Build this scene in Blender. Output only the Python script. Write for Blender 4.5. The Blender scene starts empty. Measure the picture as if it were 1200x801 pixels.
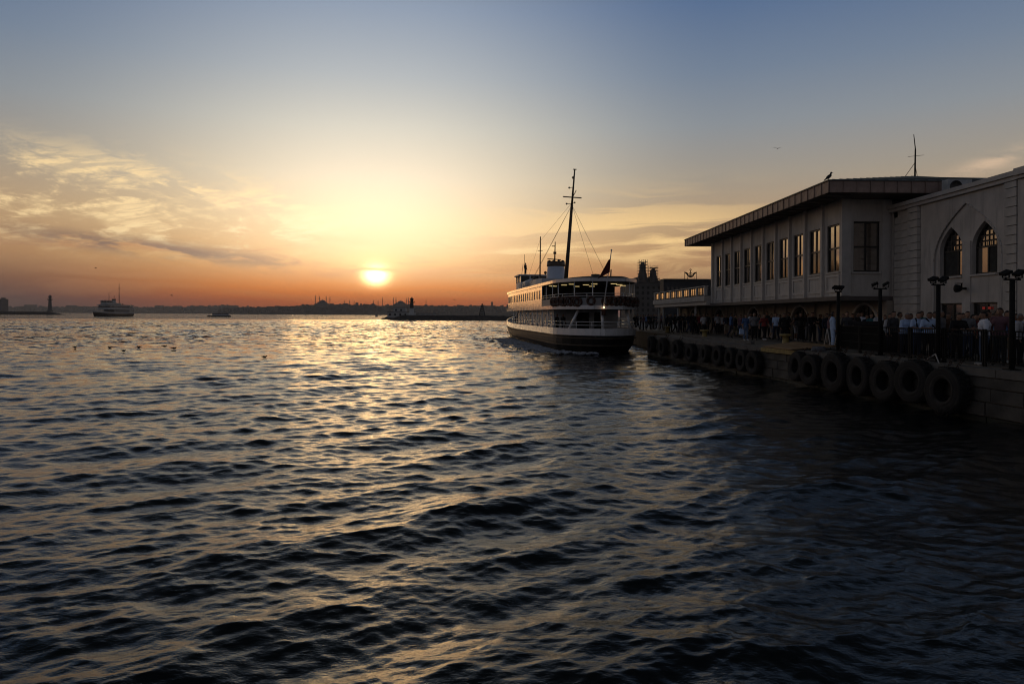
import bpy, bmesh, math, random
import numpy as np
from mathutils import Vector, Matrix
from mathutils.geometry import tessellate_polygon
random.seed(4); rng = np.random.RandomState(7)
SC = bpy.context.scene
COL = SC.collection
PI = math.pi
R = math.radians

# ------------------------------------------------------------------ camera
CAM_Z = 3.07
cam_d = bpy.data.cameras.new("camera"); cam = bpy.data.objects.new("camera", cam_d); COL.objects.link(cam)
cam_d.sensor_width = 36; cam_d.lens = 24
cam_d.shift_x = 10/1200; cam_d.shift_y = -31.5/1200
cam_d.clip_start = 0.1; cam_d.clip_end = 60000
cam.matrix_world = Matrix.Translation((0, 0, CAM_Z)) @ Matrix.Rotation(R(90), 4, 'X') @ Matrix.Rotation(R(0.33), 4, 'Z')
SC.camera = cam
SC.view_settings.view_transform = 'Standard'; SC.view_settings.look = 'None'
SC.view_settings.exposure = 0.0; SC.view_settings.gamma = 1.0
SC.cycles.max_bounces = 6; SC.cycles.volume_bounces = 0; SC.cycles.transparent_max_bounces = 12
SC.cycles.sample_clamp_indirect = 4.0; SC.cycles.sample_clamp_direct = 0; SC.cycles.filter_width = 1.1

# ------------------------------------------------------------------ sky
SUN_AZ = R(-10.6); SUN_EL = R(3.05)
SUN = Vector((math.sin(SUN_AZ)*math.cos(SUN_EL), math.cos(SUN_AZ)*math.cos(SUN_EL), math.sin(SUN_EL)))

def lin(c):
    return tuple((x/255/12.92 if x/255 <= 0.04045 else ((x/255+0.055)/1.055)**2.4) for x in c)

class NT:
    """tiny node-graph helper"""
    def __init__(s, tree): s.t = tree; s.n = tree.nodes; s.l = tree.links
    def node(s, kind, **kw):
        n = s.n.new(kind)
        for k, v in kw.items(): setattr(n, k, v)
        return n
    def put(s, sock, v):
        if isinstance(v, bpy.types.NodeSocket): s.l.new(v, sock)
        else: sock.default_value = v
    def m(s, op, a, b=None, c=None, clamp=False):
        n = s.n.new('ShaderNodeMath'); n.operation = op; n.use_clamp = clamp
        s.put(n.inputs[0], a)
        if b is not None: s.put(n.inputs[1], b)
        if c is not None: s.put(n.inputs[2], c)
        return n.outputs[0]
    def ramp(s, fac, pts, interp='LINEAR'):
        n = s.n.new('ShaderNodeValToRGB'); cr = n.color_ramp; cr.interpolation = interp
        while len(cr.elements) < len(pts): cr.elements.new(0.5)
        for e, (p, c) in zip(cr.elements, pts): e.position = p; e.color = (*c, 1) if len(c) == 3 else c
        s.put(n.inputs[0], fac); return n.outputs[0]
    def mix(s, fac, a, b, mode='MIX'):
        n = s.n.new('ShaderNodeMix'); n.data_type = 'RGBA'; n.blend_type = mode
        s.put(n.inputs[0], fac)
        for i, v in ((6, a), (7, b)):
            if isinstance(v, tuple) and len(v) == 3: v = (*v, 1)
            s.put(n.inputs[i], v)
        return n.outputs[2]
    def smooth(s, x, lo, hi):
        n = s.n.new('ShaderNodeMapRange'); n.interpolation_type = 'SMOOTHSTEP'
        s.put(n.inputs[0], x); n.inputs[1].default_value = lo; n.inputs[2].default_value = hi
        n.inputs[3].default_value = 0; n.inputs[4].default_value = 1
        return n.outputs[0]
    def comb(s, x, y, z=0.0):
        n = s.n.new('ShaderNodeCombineXYZ')
        for i, v in enumerate((x, y, z)): s.put(n.inputs[i], v)
        return n.outputs[0]
    def noise(s, vec, scale, detail=5, rough=0.55, dist=0.0):
        n = s.n.new('ShaderNodeTexNoise')
        s.put(n.inputs['Vector'], vec); n.inputs['Scale'].default_value = scale
        n.inputs['Detail'].default_value = detail; n.inputs['Roughness'].default_value = rough
        n.inputs['Distortion'].default_value = dist
        return n.outputs[0]

world = bpy.data.worlds.new("World"); SC.world = world; world.use_nodes = True
w = NT(world.node_tree); w.n.clear()
tc = w.node('ShaderNodeTexCoord')
nv = w.node('ShaderNodeVectorMath', operation='NORMALIZE'); w.l.new(tc.outputs['Generated'], nv.inputs[0])
sp = w.node('ShaderNodeSeparateXYZ'); w.l.new(nv.outputs[0], sp.inputs[0])
DX, DY, DZ = sp.outputs
az = w.m('MULTIPLY', w.m('ARCTAN2', DX, DY), 180/PI)
el = w.m('MULTIPLY', w.m('ARCSINE', DZ), 180/PI)
elc = w.m('MAXIMUM', el, 0.0)
daz = w.m('ABSOLUTE', w.m('SUBTRACT', az, math.degrees(SUN_AZ)))
daz = w.m('MINIMUM', daz, w.m('SUBTRACT', 360.0, daz))
e01 = w.m('DIVIDE', elc, 90.0)
def el_pts(rows): return [(e/90.0, lin(c)) for e, c in rows]
sunside = w.ramp(e01, el_pts([(0, (150,80,52)), (1.0, (216,104,36)), (2.2, (248,142,46)), (4.4, (242,182,102)), (7.5, (236,204,152)),
      (11, (228,212,182)), (15, (210,206,192)), (19, (182,187,190)), (24, (148,161,180)), (32, (80,87,98)), (46, (40,44,50)), (90, (28,32,38))]))
away = w.ramp(e01, el_pts([(0, (78,66,68)), (1.2, (98,76,72)), (2.4, (128,94,76)), (4.4, (178,136,98)), (7.2, (188,157,120)),
      (11, (163,153,139)), (15, (140,146,152)), (19, (116,131,151)), (24, (88,111,145)), (32, (54,61,72)), (46, (34,38,43)), (90, (28,32,38))]))
anti = w.ramp(e01, el_pts([(0, (86,84,88)), (5, (113,107,106)), (12, (110,110,118)), (24, (88,96,110)), (46, (46,52,62)), (90, (28,32,38))]))
base = w.mix(w.smooth(daz, 1.0, 29.0), sunside, away)
base = w.mix(w.smooth(daz, 50.0, 130.0), base, anti)
# wispy streak clouds, laid out in azimuth / elevation
wv = w.noise(w.comb(w.m('MULTIPLY', az, 0.07), w.m('MULTIPLY', el, 0.25), 3.1), 1.0, 3, 0.5)
wel = w.m('ADD', el, w.m('MULTIPLY', w.m('SUBTRACT', wv, 0.5), 3.4))
streak = w.noise(w.comb(w.m('MULTIPLY', az, 0.05), w.m('MULTIPLY', wel, 0.62), 0.7), 1.0, 7, 0.58, 0.25)
wel2 = w.m('ADD', w.m('ADD', el, w.m('MULTIPLY', az, 0.10)), w.m('MULTIPLY', w.m('SUBTRACT', wv, 0.5), 1.5))
fine = w.noise(w.comb(w.m('MULTIPLY', az, 0.20), w.m('MULTIPLY', wel2, 0.62), 4.4), 1.0, 10, 0.66, 0.35)
fib = w.noise(w.comb(w.m('MULTIPLY', w.m('ADD', az, w.m('MULTIPLY', el, 1.1)), 0.32), w.m('MULTIPLY', w.m('SUBTRACT', el, w.m('MULTIPLY', az, 0.22)), 2.1), 1.9), 1.0, 8, 0.66, 0.3)
def gauss(x, c, s):
    d = w.m('DIVIDE', w.m('SUBTRACT', x, c), s)
    return w.m('EXPONENT', w.m('MULTIPLY', w.m('MULTIPLY', d, d), -1.0))
def gg(ca, sa, ce, se): return w.m('MULTIPLY', gauss(az, ca, sa), gauss(el, ce, se))
def mul(*a):
    r = a[0]
    for x in a[1:]: r = w.m('MULTIPLY', r, x)
    return r
# cream cirrus heaped left of the sun
cir_mask = w.m('ADD', gg(-33, 10.0, 8.3, 2.9), w.m('MULTIPLY', gg(-22, 8.5, 7.3, 2.3), 0.95), clamp=True)
cir = mul(w.smooth(cir_mask, 0.0, 0.75), w.smooth(fine, 0.42, 0.55), w.m('ADD', 0.30, w.m('MULTIPLY', w.smooth(fib, 0.40, 0.60), 0.65)))
base = w.mix(cir, base, lin((255,222,166)))
# streaks to the right of the ferry's mast
st2 = mul(w.m('ADD', gg(11, 11.0, 6.4, 2.6), mul(gg(-2, 8.0, 5.2, 1.6), 0.6), clamp=True), w.smooth(streak, 0.44, 0.56), 1.0)
base = w.mix(st2, base, lin((252,212,148)))
# dusky flat cloud bars low down all round the horizon
line = w.m('SUBTRACT', el, w.m('ADD', 3.45, w.m('MULTIPLY', w.m('SUBTRACT', -11.0, az), 0.085)))
lbar = mul(gauss(line, 0.0, 0.62), w.smooth(az, -40, -30), w.m('SUBTRACT', 1.0, w.smooth(az, -12.5, -9.5)), w.smooth(w.noise(w.comb(w.m('MULTIPLY', az, 0.16), w.m('MULTIPLY', line, 0.7), 2.9), 1.0, 9, 0.66, 0.2), 0.42, 0.56), 0.85)
bar = mul(w.m('ADD', mul(gg(-25, 17.0, 4.9, 0.9), 0.5), mul(gauss(el, 3.6, 2.6), 0.42), clamp=True), w.smooth(w.noise(w.comb(w.m('MULTIPLY', az, 0.075), w.m('MULTIPLY', wel, 0.95), 5.5), 1.0, 8, 0.66, 0.3), 0.47, 0.60), 0.85)
dusky = w.mix(w.smooth(daz, 6, 40), lin((212,148,90)), lin((146,120,106)))
base = w.mix(bar, base, dusky)
base = w.mix(lbar, base, w.mix(w.smooth(daz, 1, 16), lin((196,136,80)), lin((122,102,94))))
# pale plume climbing at far right
pel = w.m('SUBTRACT', el, w.m('ADD', 8.9, w.m('MULTIPLY', w.m('SUBTRACT', az, 31.0), 0.30)))
plume = mul(gauss(pel, 0.25, 0.55), w.smooth(az, 31.0, 36.5), w.m('SUBTRACT', 1.0, w.smooth(az, 44, 54)), w.smooth(fine, 0.33, 0.6), 0.85)
base = w.mix(plume, base, lin((220,190,160)))
# glow round the sun, veiled by a bar of cloud
dt = w.node('ShaderNodeVectorMath', operation='DOT_PRODUCT'); w.l.new(nv.outputs[0], dt.inputs[0]); dt.inputs[1].default_value = SUN
ang = w.m('MULTIPLY', w.m('ARCCOSINE', w.m('MINIMUM', dt.outputs['Value'], 1.0)), 180/PI)
def gl(sig, amp, col):
    d = w.m('DIVIDE', ang, sig)
    f = w.m('MULTIPLY', w.m('EXPONENT', w.m('MULTIPLY', w.m('MULTIPLY', d, d), -1.0)), amp)
    return w.mix(1.0, (0, 0, 0, 1), w.comb(w.m('MULTIPLY', f, col[0]), w.m('MULTIPLY', f, col[1]), w.m('MULTIPLY', f, col[2])), 'ADD')
lowfade = w.smooth(el, 0.6, 5.0)
upel = w.m('SUBTRACT', el, 7.0)
dd = w.m('ADD', w.m('POWER', w.m('ABSOLUTE', w.m('DIVIDE', daz, 13.0)), 2.0), w.m('POWER', w.m('ABSOLUTE', w.m('DIVIDE', upel, 7.5)), 2.0))
wide = mul(w.m('EXPONENT', w.m('MULTIPLY', dd, -1.0)), 0.46, lowfade)
base = w.mix(1.0, base, w.comb(w.m('MULTIPLY', wide, 1.0), w.m('MULTIPLY', wide, 0.80), w.m('MULTIPLY', wide, 0.60)), 'ADD')
d2 = w.m('ADD', w.m('POWER', w.m('ABSOLUTE', w.m('DIVIDE', daz, 2.6)), 2.0), w.m('POWER', w.m('ABSOLUTE', w.m('DIVIDE', w.m('SUBTRACT', el, 3.7), 1.5)), 2.0))
mid = mul(w.m('EXPONENT', w.m('MULTIPLY', d2, -1.0)), 0.36)
neb = mul(gg(math.degrees(SUN_AZ), 8.5, 6.4, 3.4), 0.26)
base = w.mix(1.0, base, w.comb(neb, w.m('MULTIPLY', neb, 0.72), w.m('MULTIPLY', neb, 0.42)), 'ADD')
base = w.mix(1.0, base, w.comb(mid, w.m('MULTIPLY', mid, 0.66), w.m('MULTIPLY', mid, 0.24)), 'ADD')
veil = w.m('SUBTRACT', 1.0, mul(gauss(w.m('ADD', el, w.m('MULTIPLY', az, 0.03)), 3.40, 0.17), 0.93))
disc = w.m('MULTIPLY', w.m('EXPONENT', w.m('MULTIPLY', w.m('POWER', w.m('POWER', w.m('ADD', w.m('MULTIPLY', w.m('DIVIDE', daz, 0.85), w.m('DIVIDE', daz, 0.85)), w.m('POWER', w.m('ABSOLUTE', w.m('DIVIDE', w.m('SUBTRACT', el, 3.2), 0.64)), 2.0)), 0.5), 2.0), -1.0)), w.m('MULTIPLY', veil, 6.0))
base = w.mix(1.0, base, w.comb(disc, w.m('MULTIPLY', disc, 0.66), w.m('MULTIPLY', disc, 0.30)), 'ADD')
bg = w.node('ShaderNodeBackground'); w.l.new(base, bg.inputs[0]); bg.inputs[1].default_value = 1.0
wo = w.node('ShaderNodeOutputWorld'); w.l.new(bg.outputs[0], wo.inputs[0])

# ------------------------------------------------------------------ sun
sd = bpy.data.lights.new("sun", 'SUN'); sd.energy = 0.085; sd.angle = R(14); sd.color = (1.0, 0.58, 0.22)
so = bpy.data.objects.new("sun", sd); COL.objects.link(so)
so.rotation_euler = SUN.to_track_quat('Z', 'Y').to_euler()

# ------------------------------------------------------------------ materials
def mat(name, col, rough=0.8, var=0.18, scale=3.0, bump=0.0, bscale=30.0, metal=0.0, emit=None, estr=0.0, ior=None, streaks=0.0, spec=None):
    m_ = bpy.data.materials.new(name); m_.use_nodes = True
    t = NT(m_.node_tree); p = t.n['Principled BSDF']
    tcn = t.node('ShaderNodeTexCoord').outputs['Object']
    f = t.noise(tcn, scale, 6, 0.6)
    dark = tuple(c*(1-var) for c in col); lite = tuple(min(1, c*(1+var)) for c in col)
    c = t.mix(t.smooth(f, 0.3, 0.7), dark, lite)
    if streaks:
        mp = t.node('ShaderNodeMapping'); t.l.new(tcn, mp.inputs[0]); mp.inputs['Scale'].default_value = (3.0, 3.0, 0.35)
        g = t.noise(mp.outputs[0], 1.6, 7, 0.65)
        c = t.mix(t.m('MULTIPLY', t.smooth(g, 0.48, 0.72), streaks), c, tuple(x*0.35 for x in col))
    t.l.new(c, p.inputs['Base Color'])
    r2 = t.m('ADD', rough-0.06, t.m('MULTIPLY', f, 0.12), clamp=True); t.l.new(r2, p.inputs['Roughness'])
    p.inputs['Metallic'].default_value = metal
    if ior: p.inputs['IOR'].default_value = ior
    if spec is not None: p.inputs['Specular IOR Level'].default_value = spec
    if bump:
        b = t.node('ShaderNodeBump'); b.inputs['Strength'].default_value = bump; b.inputs['Distance'].default_value = 0.02
        t.l.new(t.noise(tcn, bscale, 6, 0.6), b.inputs['Height']); t.l.new(b.outputs[0], p.inputs['Normal'])
    if emit:
        p.inputs['Emission Color'].default_value = (*emit, 1); p.inputs['Emission Strength'].default_value = estr
    return m_
M = {}
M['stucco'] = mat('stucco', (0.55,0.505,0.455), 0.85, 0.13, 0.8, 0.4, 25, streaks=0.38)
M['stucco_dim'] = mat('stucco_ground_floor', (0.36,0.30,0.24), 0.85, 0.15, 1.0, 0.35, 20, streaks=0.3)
M['trim'] = mat('painted_trim', (0.56,0.52,0.475), 0.75, 0.08, 2.0, 0.2, 30, streaks=0.15)
M['block'] = mat('pilaster_stone', (0.53,0.49,0.44), 0.85, 0.13, 1.5, 0.5, 18)
M['fascia'] = mat('fascia_metal', (0.30,0.21,0.17), 0.62, 0.22, 2.5, 0.1, 12, metal=0.1, streaks=0.3)
M['roof'] = mat('roof_sheet', (0.10,0.105,0.10), 0.6, 0.2, 1.5, 0.2, 8, metal=0.3)
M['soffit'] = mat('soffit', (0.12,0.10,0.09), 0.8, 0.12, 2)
M['frame'] = mat('dark_frame', (0.025,0.022,0.02), 0.5, 0.2, 5)
M['glass'] = mat('reflective_glass', (0.36,0.33,0.30), 0.045, 0.03, 0.6, 0.03, 1.6, metal=0.85)
M['glass_tint'] = mat('tinted_glass', (0.13,0.12,0.11), 0.12, 0.1, 0.6, metal=0.6)
M['glass_dark'] = mat('dark_glass', (0.03,0.03,0.03), 0.08, 0.1, 0.8, ior=1.6)
M['curtain'] = mat('curtain', (0.035,0.035,0.032), 0.9, 0.3, 5)
M['blind'] = mat('pale_blind', (0.30,0.27,0.23), 0.8, 0.1, 3)
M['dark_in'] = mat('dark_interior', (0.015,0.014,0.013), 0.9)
M['door'] = mat('door_wood', (0.045,0.032,0.022), 0.6, 0.3, 4)
M['concrete'] = mat('concrete', (0.14,0.13,0.115), 0.9, 0.25, 0.9, 0.6, 14, streaks=0.4)
M['quaystone'] = mat('quay_stone', (0.085,0.078,0.066), 0.9, 0.4, 1.1, 0.9, 9, streaks=0.6)
M['weed'] = mat('wet_weed', (0.018,0.022,0.014), 0.6, 0.4, 3, 0.8, 14)
M['paving'] = mat('paving', (0.17,0.15,0.125), 0.8, 0.25, 0.8, 0.3, 12)
M['yellow'] = mat('worn_yellow_paint', (0.30,0.22,0.07), 0.6, 0.35, 4, 0.3, 20, streaks=0.5)
M['ramp'] = mat('rusty_ramp', (0.33,0.20,0.095), 0.75, 0.3, 2.2, 0.4, 16)
M['rubber'] = mat('rubber', (0.012,0.011,0.011), 0.85, 0.35, 5, 0.5, 22)
M['rubber_worn'] = mat('worn_rubber', (0.032,0.029,0.026), 0.95, 0.4, 4, 0.6, 18)
M['iron'] = mat('black_iron', (0.014,0.014,0.014), 0.8, 0.25, 6, 0.2, 30, spec=0.2)
M['chain'] = mat('rusty_chain', (0.08,0.05,0.035), 0.8, 0.3, 9, metal=0.5)
M['mesh'] = mat('dark_mesh_sheet', (0.007,0.008,0.008), 0.95, 0.3, 2, spec=0.1)
M['canvas'] = mat('dark_canvas', (0.012,0.014,0.02), 0.95, 0.3, 2, spec=0.1)
M['white'] = mat('white_ship_paint', (0.78,0.77,0.76), 0.27, 0.05, 0.7, 0.25, 1.4, streaks=0.10, ior=1.55)
_p = M['white'].node_tree.nodes['Principled BSDF']; _p.inputs['Coat Weight'].default_value = 1.0; _p.inputs['Coat Roughness'].default_value = 0.14; _p.inputs['Coat IOR'].default_value = 1.6
M['white_in'] = mat('white_cabin_paint', (0.68,0.68,0.69), 0.5, 0.08, 1.2, streaks=0.1)
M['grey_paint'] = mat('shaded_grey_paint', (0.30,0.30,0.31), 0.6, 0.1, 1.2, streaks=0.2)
M['hull'] = mat('dark_hull_paint', (0.010,0.009,0.009), 0.5, 0.4, 0.8, 0.3, 2.0)
M['rub'] = mat('timber_rubbing_strake', (0.05,0.034,0.02), 0.6, 0.35, 2)
M['deck'] = mat('deck_paint', (0.12,0.11,0.10), 0.8)
M['ceiling'] = mat('saloon_ceiling', (0.10,0.10,0.10), 0.8)
M['funnel'] = mat('funnel_paint', (0.55,0.62,0.74), 0.4, 0.06, 1.0, streaks=0.1)
M['mast'] = mat('mast_paint', (0.10,0.07,0.045), 0.5, 0.3, 3)
M['ring'] = mat('life_ring', (0.075,0.03,0.018), 0.8, 0.25, 5)
M['ring_w'] = mat('life_ring_band', (0.10,0.09,0.08), 0.8)
M['flag'] = mat('flag_cloth', (0.10,0.008,0.010), 0.9, 0.2, 2)
M['tube'] = mat('lit_tube', (0.9,0.8,0.5), 0.5, emit=(1.0,0.72,0.30), estr=0.8)
M['lamp'] = mat('lit_lamp', (0.9,0.8,0.7), 0.5, emit=(1.0,0.62,0.35), estr=2.5)
M['redlamp'] = mat('red_lit_lamp', (0.5,0.02,0.02), 0.5, emit=(1.0,0.08,0.06), estr=0.07)  # faint glow that paints red reflections on the doorway glass
M['far_stone'] = mat('far_stone', (0.16,0.15,0.14), 0.95, 0.15, 0.05)
M['hill'] = mat('far_hill', (0.06,0.06,0.05), 1.0, 0.3, 0.01)
M['city'] = mat('far_houses', (0.16,0.14,0.125), 1.0, 0.3, 0.02)
M['lead'] = mat('lead_dome', (0.10,0.10,0.11), 0.7, 0.1, 0.05)
M['rock'] = mat('breakwater_rock', (0.07,0.065,0.06), 0.95, 0.3, 0.3, 0.6, 1.5)
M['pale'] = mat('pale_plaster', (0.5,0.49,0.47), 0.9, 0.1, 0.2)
M['scaf'] = mat('scaffold_tube', (0.06,0.06,0.06), 0.8)
M['dark_build'] = mat('dark_building', (0.035,0.037,0.042), 0.8, 0.15, 0.2)
M['station'] = mat('station_stone', (0.085,0.082,0.08), 0.95, 0.15, 0.1)
M['feather'] = mat('gull_feather', (0.04,0.038,0.036), 0.8)
M['crow'] = mat('crow_feather', (0.015,0.015,0.016), 0.6)
M['skin'] = mat('skin', (0.36,0.20,0.13), 0.55, 0.05)
M['skin2'] = mat('skin_tan', (0.24,0.13,0.08), 0.55, 0.05)
M['hair'] = mat('dark_hair', (0.02,0.015,0.012), 0.7)
M['hairg'] = mat('grey_hair', (0.22,0.21,0.20), 0.7)
M['shoe'] = mat('dark_shoe', (0.03,0.028,0.026), 0.6)
M['shoew'] = mat('pale_shoe', (0.55,0.54,0.52), 0.6)
M['ac'] = mat('pale_casing', (0.42,0.42,0.41), 0.6)
M['land'] = mat('land_ground', (0.12,0.11,0.10), 0.95, 0.2, 0.2)
CL = {'black':(0.012,0.012,0.014),'navy':(0.02,0.025,0.05),'white':(0.72,0.76,0.84),'grey':(0.17,0.17,0.18),'pale blue':(0.46,0.60,0.84),
      'blue':(0.07,0.13,0.28),'red':(0.22,0.035,0.03),'mauve':(0.17,0.085,0.10),'olive':(0.07,0.065,0.035),'brown':(0.09,0.05,0.03),
      'teal':(0.04,0.15,0.17),'beige':(0.30,0.25,0.18),'light grey':(0.5,0.5,0.52),'dark grey':(0.05,0.05,0.055),'faded jeans':(0.12,0.17,0.27),'jeans':(0.04,0.06,0.11)}
CM = {k: mat('cloth_'+k.replace(' ', '_'), v, 0.9, 0.12, 6, 0.2, 40) for k, v in CL.items()}

# ------------------------------------------------------------------ building helpers
WL = {}
def wl(o): return WL.get(o.name, Vector((0,0,0)))
def tag(o, label=None, cat=None, group=None, kind=None):
    if label: o['label'] = label
    if cat: o['category'] = cat
    if group: o['group'] = group
    if kind: o['kind'] = kind
    return o
def empty(name, loc=(0,0,0), label=None, cat=None, group=None, kind=None):
    o = bpy.data.objects.new(name, None); COL.objects.link(o); o.empty_display_size = 0.3
    o.location = loc; WL[o.name] = Vector(loc); return tag(o, label, cat, group, kind)
def link_mesh(name, me, m_, parent, org):
    o = bpy.data.objects.new(name, me); COL.objects.link(o)
    if m_ and not me.materials: me.materials.append(m_)
    if parent: o.parent = parent; o.location = Vector(org) - wl(parent)
    else: o.location = org
    WL[o.name] = Vector(org); return o
class MB:
    def __init__(s): s.v = []; s.f = []; s.sm = []
    def add(s, vs, fs, smooth=False):
        k = len(s.v); s.v += [tuple(v) for v in vs]; s.f += [tuple(i+k for i in f) for f in fs]; s.sm += [smooth]*len(fs); return s
    def box(s, x0, x1, y0, y1, z0, z1):
        v = [(x,y,z) for z in (z0,z1) for y in (y0,y1) for x in (x0,x1)]
        return s.add(v, [(0,2,3,1),(4,5,7,6),(0,1,5,4),(2,6,7,3),(0,4,6,2),(1,3,7,5)])
    def tube(s, p, q, r0, r1=None, n=10, caps=True):
        p, q = Vector(p), Vector(q); r1 = r0 if r1 is None else r1
        d = (q-p).normalized(); a = d.orthogonal().normalized(); b = d.cross(a)
        v = []
        for c, r in ((p,r0),(q,r1)):
            for i in range(n):
                t = 2*PI*i/n; v.append(c + (a*math.cos(t)+b*math.sin(t))*r)
        f = [(i,(i+1)%n,n+(i+1)%n,n+i) for i in range(n)]
        s.add(v, f, True)
        if caps: s.f += [tuple(len(s.v)-2*n+i for i in reversed(range(n))), tuple(len(s.v)-n+i for i in range(n))]; s.sm += [False]*2
        return s
    def lathe(s, c, prof, n=20, axis='z', smooth=True):
        v = []; k = len(prof)
        for i in range(n):
            t = 2*PI*i/n
            for r, h in prof:
                q = (r*math.cos(t), r*math.sin(t), h)
                if axis == 'x': q = (h, q[0], q[1])
                if axis == 'y': q = (q[0], h, q[1])
                v.append((c[0]+q[0], c[1]+q[1], c[2]+q[2]))
        f = [(i*k+j, ((i+1)%n)*k+j, ((i+1)%n)*k+j+1, i*k+j+1) for i in range(n) for j in range(k-1)]
        return s.add(v, f, smooth)
    def torus(s, c, Rr, r, n=24, k=10, axis='x', sx=1.0):
        prof = [(Rr+r*math.cos(2*PI*j/k), sx*r*math.sin(2*PI*j/k)) for j in range(k+1)]
        return s.lathe(c, prof, n, axis)
    def ball(s, c, rx, ry=None, rz=None, n=12, k=8, rot=None):
        ry = rx if ry is None else ry; rz = rx if rz is None else rz
        v = []; 
        for j in range(k+1):
            ph = PI*j/k
            for i in range(n):
                t = 2*PI*i/n
                q = Vector((rx*math.sin(ph)*math.cos(t), ry*math.sin(ph)*math.sin(t), rz*math.cos(ph)))
                if rot: q = rot @ q
                v.append(Vector(c)+q)
        f = [(j*n+i, (j+1)*n+i, (j+1)*n+(i+1)%n, j*n+(i+1)%n) for j in range(k) for i in range(n)]
        return s.add(v, f, True)
    def capsule(s, p, q, r0, r1=None, n=12):
        r1 = r0 if r1 is None else r1
        s.tube(p, q, r0, r1, n); s.ball(p, r0, n=n, k=8); s.ball(q, r1, n=n, k=8); return s
    def prism(s, pts, d):
        """planar ring pts (3-D) pushed along vector d"""
        n = len(pts); d = Vector(d); a = [Vector(p) for p in pts]
        v = a + [p+d for p in a]
        tri = tessellate_polygon([a])
        f = [tuple(t) for t in tri] + [tuple(i+n for i in reversed(t)) for t in tri] + [(i,(i+1)%n,n+(i+1)%n,n+i) for i in range(n)]
        return s.add(v, f)
    def holed(s, outer, holes, to3, d):
        """2-D outline with holes -> slab of thickness d, reveals included"""
        loops = [[Vector(to3(*p)) for p in outer]] + [[Vector(to3(*p)) for p in h] for h in holes]
        tri = tessellate_polygon(loops); flat = [p for l in loops for p in l]; n = len(flat); d = Vector(d)
        f = [tuple(t) for t in tri] + [tuple(i+n for i in reversed(t)) for t in tri]
        k = 0
        for l in loops:
            m_ = len(l); f += [(k+i, k+(i+1)%m_, n+k+(i+1)%m_, n+k+i) for i in range(m_)]; k += m_
        return s.add(flat + [p+d for p in flat], f)
    def build(s, name, m_, parent=None, origin=None):
        a = np.array(s.v, dtype=np.float64); lo, hi = a.min(0), a.max(0)
        org = Vector(origin) if origin is not None else Vector(((lo[0]+hi[0])/2, (lo[1]+hi[1])/2, (lo[2]+hi[2])/2 if parent else lo[2]))
        me = bpy.data.meshes.new(name); me.from_pydata([tuple(x) for x in (a - np.array(org))], [], s.f)
        bm = bmesh.new(); bm.from_mesh(me); bmesh.ops.recalc_face_normals(bm, faces=bm.faces); bm.to_mesh(me); bm.free()
        if len(me.polygons) == len(s.sm): me.polygons.foreach_set('use_smooth', s.sm)
        return link_mesh(name, me, m_, parent, org)
def inst(src, loc, parent=None, rot=None, name=None, scale=None):
    """a copy of one object at a world location"""
    o = src.copy(); COL.objects.link(o)
    if name: o.name = name
    o.parent = parent; o.location = Vector(loc) - (wl(parent) if parent else Vector((0,0,0)))
    if rot is not None: o.rotation_euler = rot
    if scale is not None: o.scale = scale
    WL[o.name] = Vector(loc); return o
def kids(o): return [c for c in bpy.data.objects if c.parent == o]
def copy_tree(o, parent=None):
    ks = kids(o); c = o.copy(); COL.objects.link(c); c.parent = parent
    for ch in ks: copy_tree(ch, c)
    return c
def hor(px): return 369 + (px-600)*0.0058
def W(px, py, D): return Vector(((px-590)/800*D, D, CAM_Z + (hor(px)-py)/800*D))

# ------------------------------------------------------------------ water
def wave_field(x, y, sp_):
    """sum of directional sine waves; waves finer than the local grid spacing fade out"""
    N = 130
    lam = np.exp(rng.uniform(math.log(0.11), math.log(6.0), N))
    th = R(26) + rng.normal(0, 1.0, N)*np.where(lam > 1.6, 0.30, 0.55); th[::5] += rng.uniform(-1.2, 1.2, len(th[::5]))
    ph = rng.uniform(0, 2*PI, N); th += 0.0
    slope = np.where(lam < 0.4, 0.0190, np.where(lam < 0.75, 0.0170, np.where(lam < 1.6, 0.0130, np.where(lam < 3, 0.0120, 0.0080))))
    rad = np.hypot(x, y); u = np.clip((rad-45)/190, 0, 1); far = 1+2.4*u*u*(3-2*u)
    z = np.zeros_like(x); dx = np.zeros_like(x); dy = np.zeros_like(x)
    # slow patches of livelier and calmer water
    calm = 0.86 + 0.22*np.sin(x*0.09+y*0.043+1.0) * np.sin(y*0.061-x*0.031)
    for l, t, p_, s_ in zip(lam, th, ph, slope):
        k = 2*PI/l; kx, ky = -math.sin(t)*k, math.cos(t)*k
        a = s_*1.41/k * np.clip((l/(sp_*2.2))-0.8, 0, 1) * (far if l > 1.4 else 1.0)
        arg = kx*x + ky*y + p_
        z += a*np.sin(arg)
        q = a*1.0*np.cos(arg); dx += q*kx/k; dy += q*ky/k
    return x + dx*calm, y + dy*calm, z*calm
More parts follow.
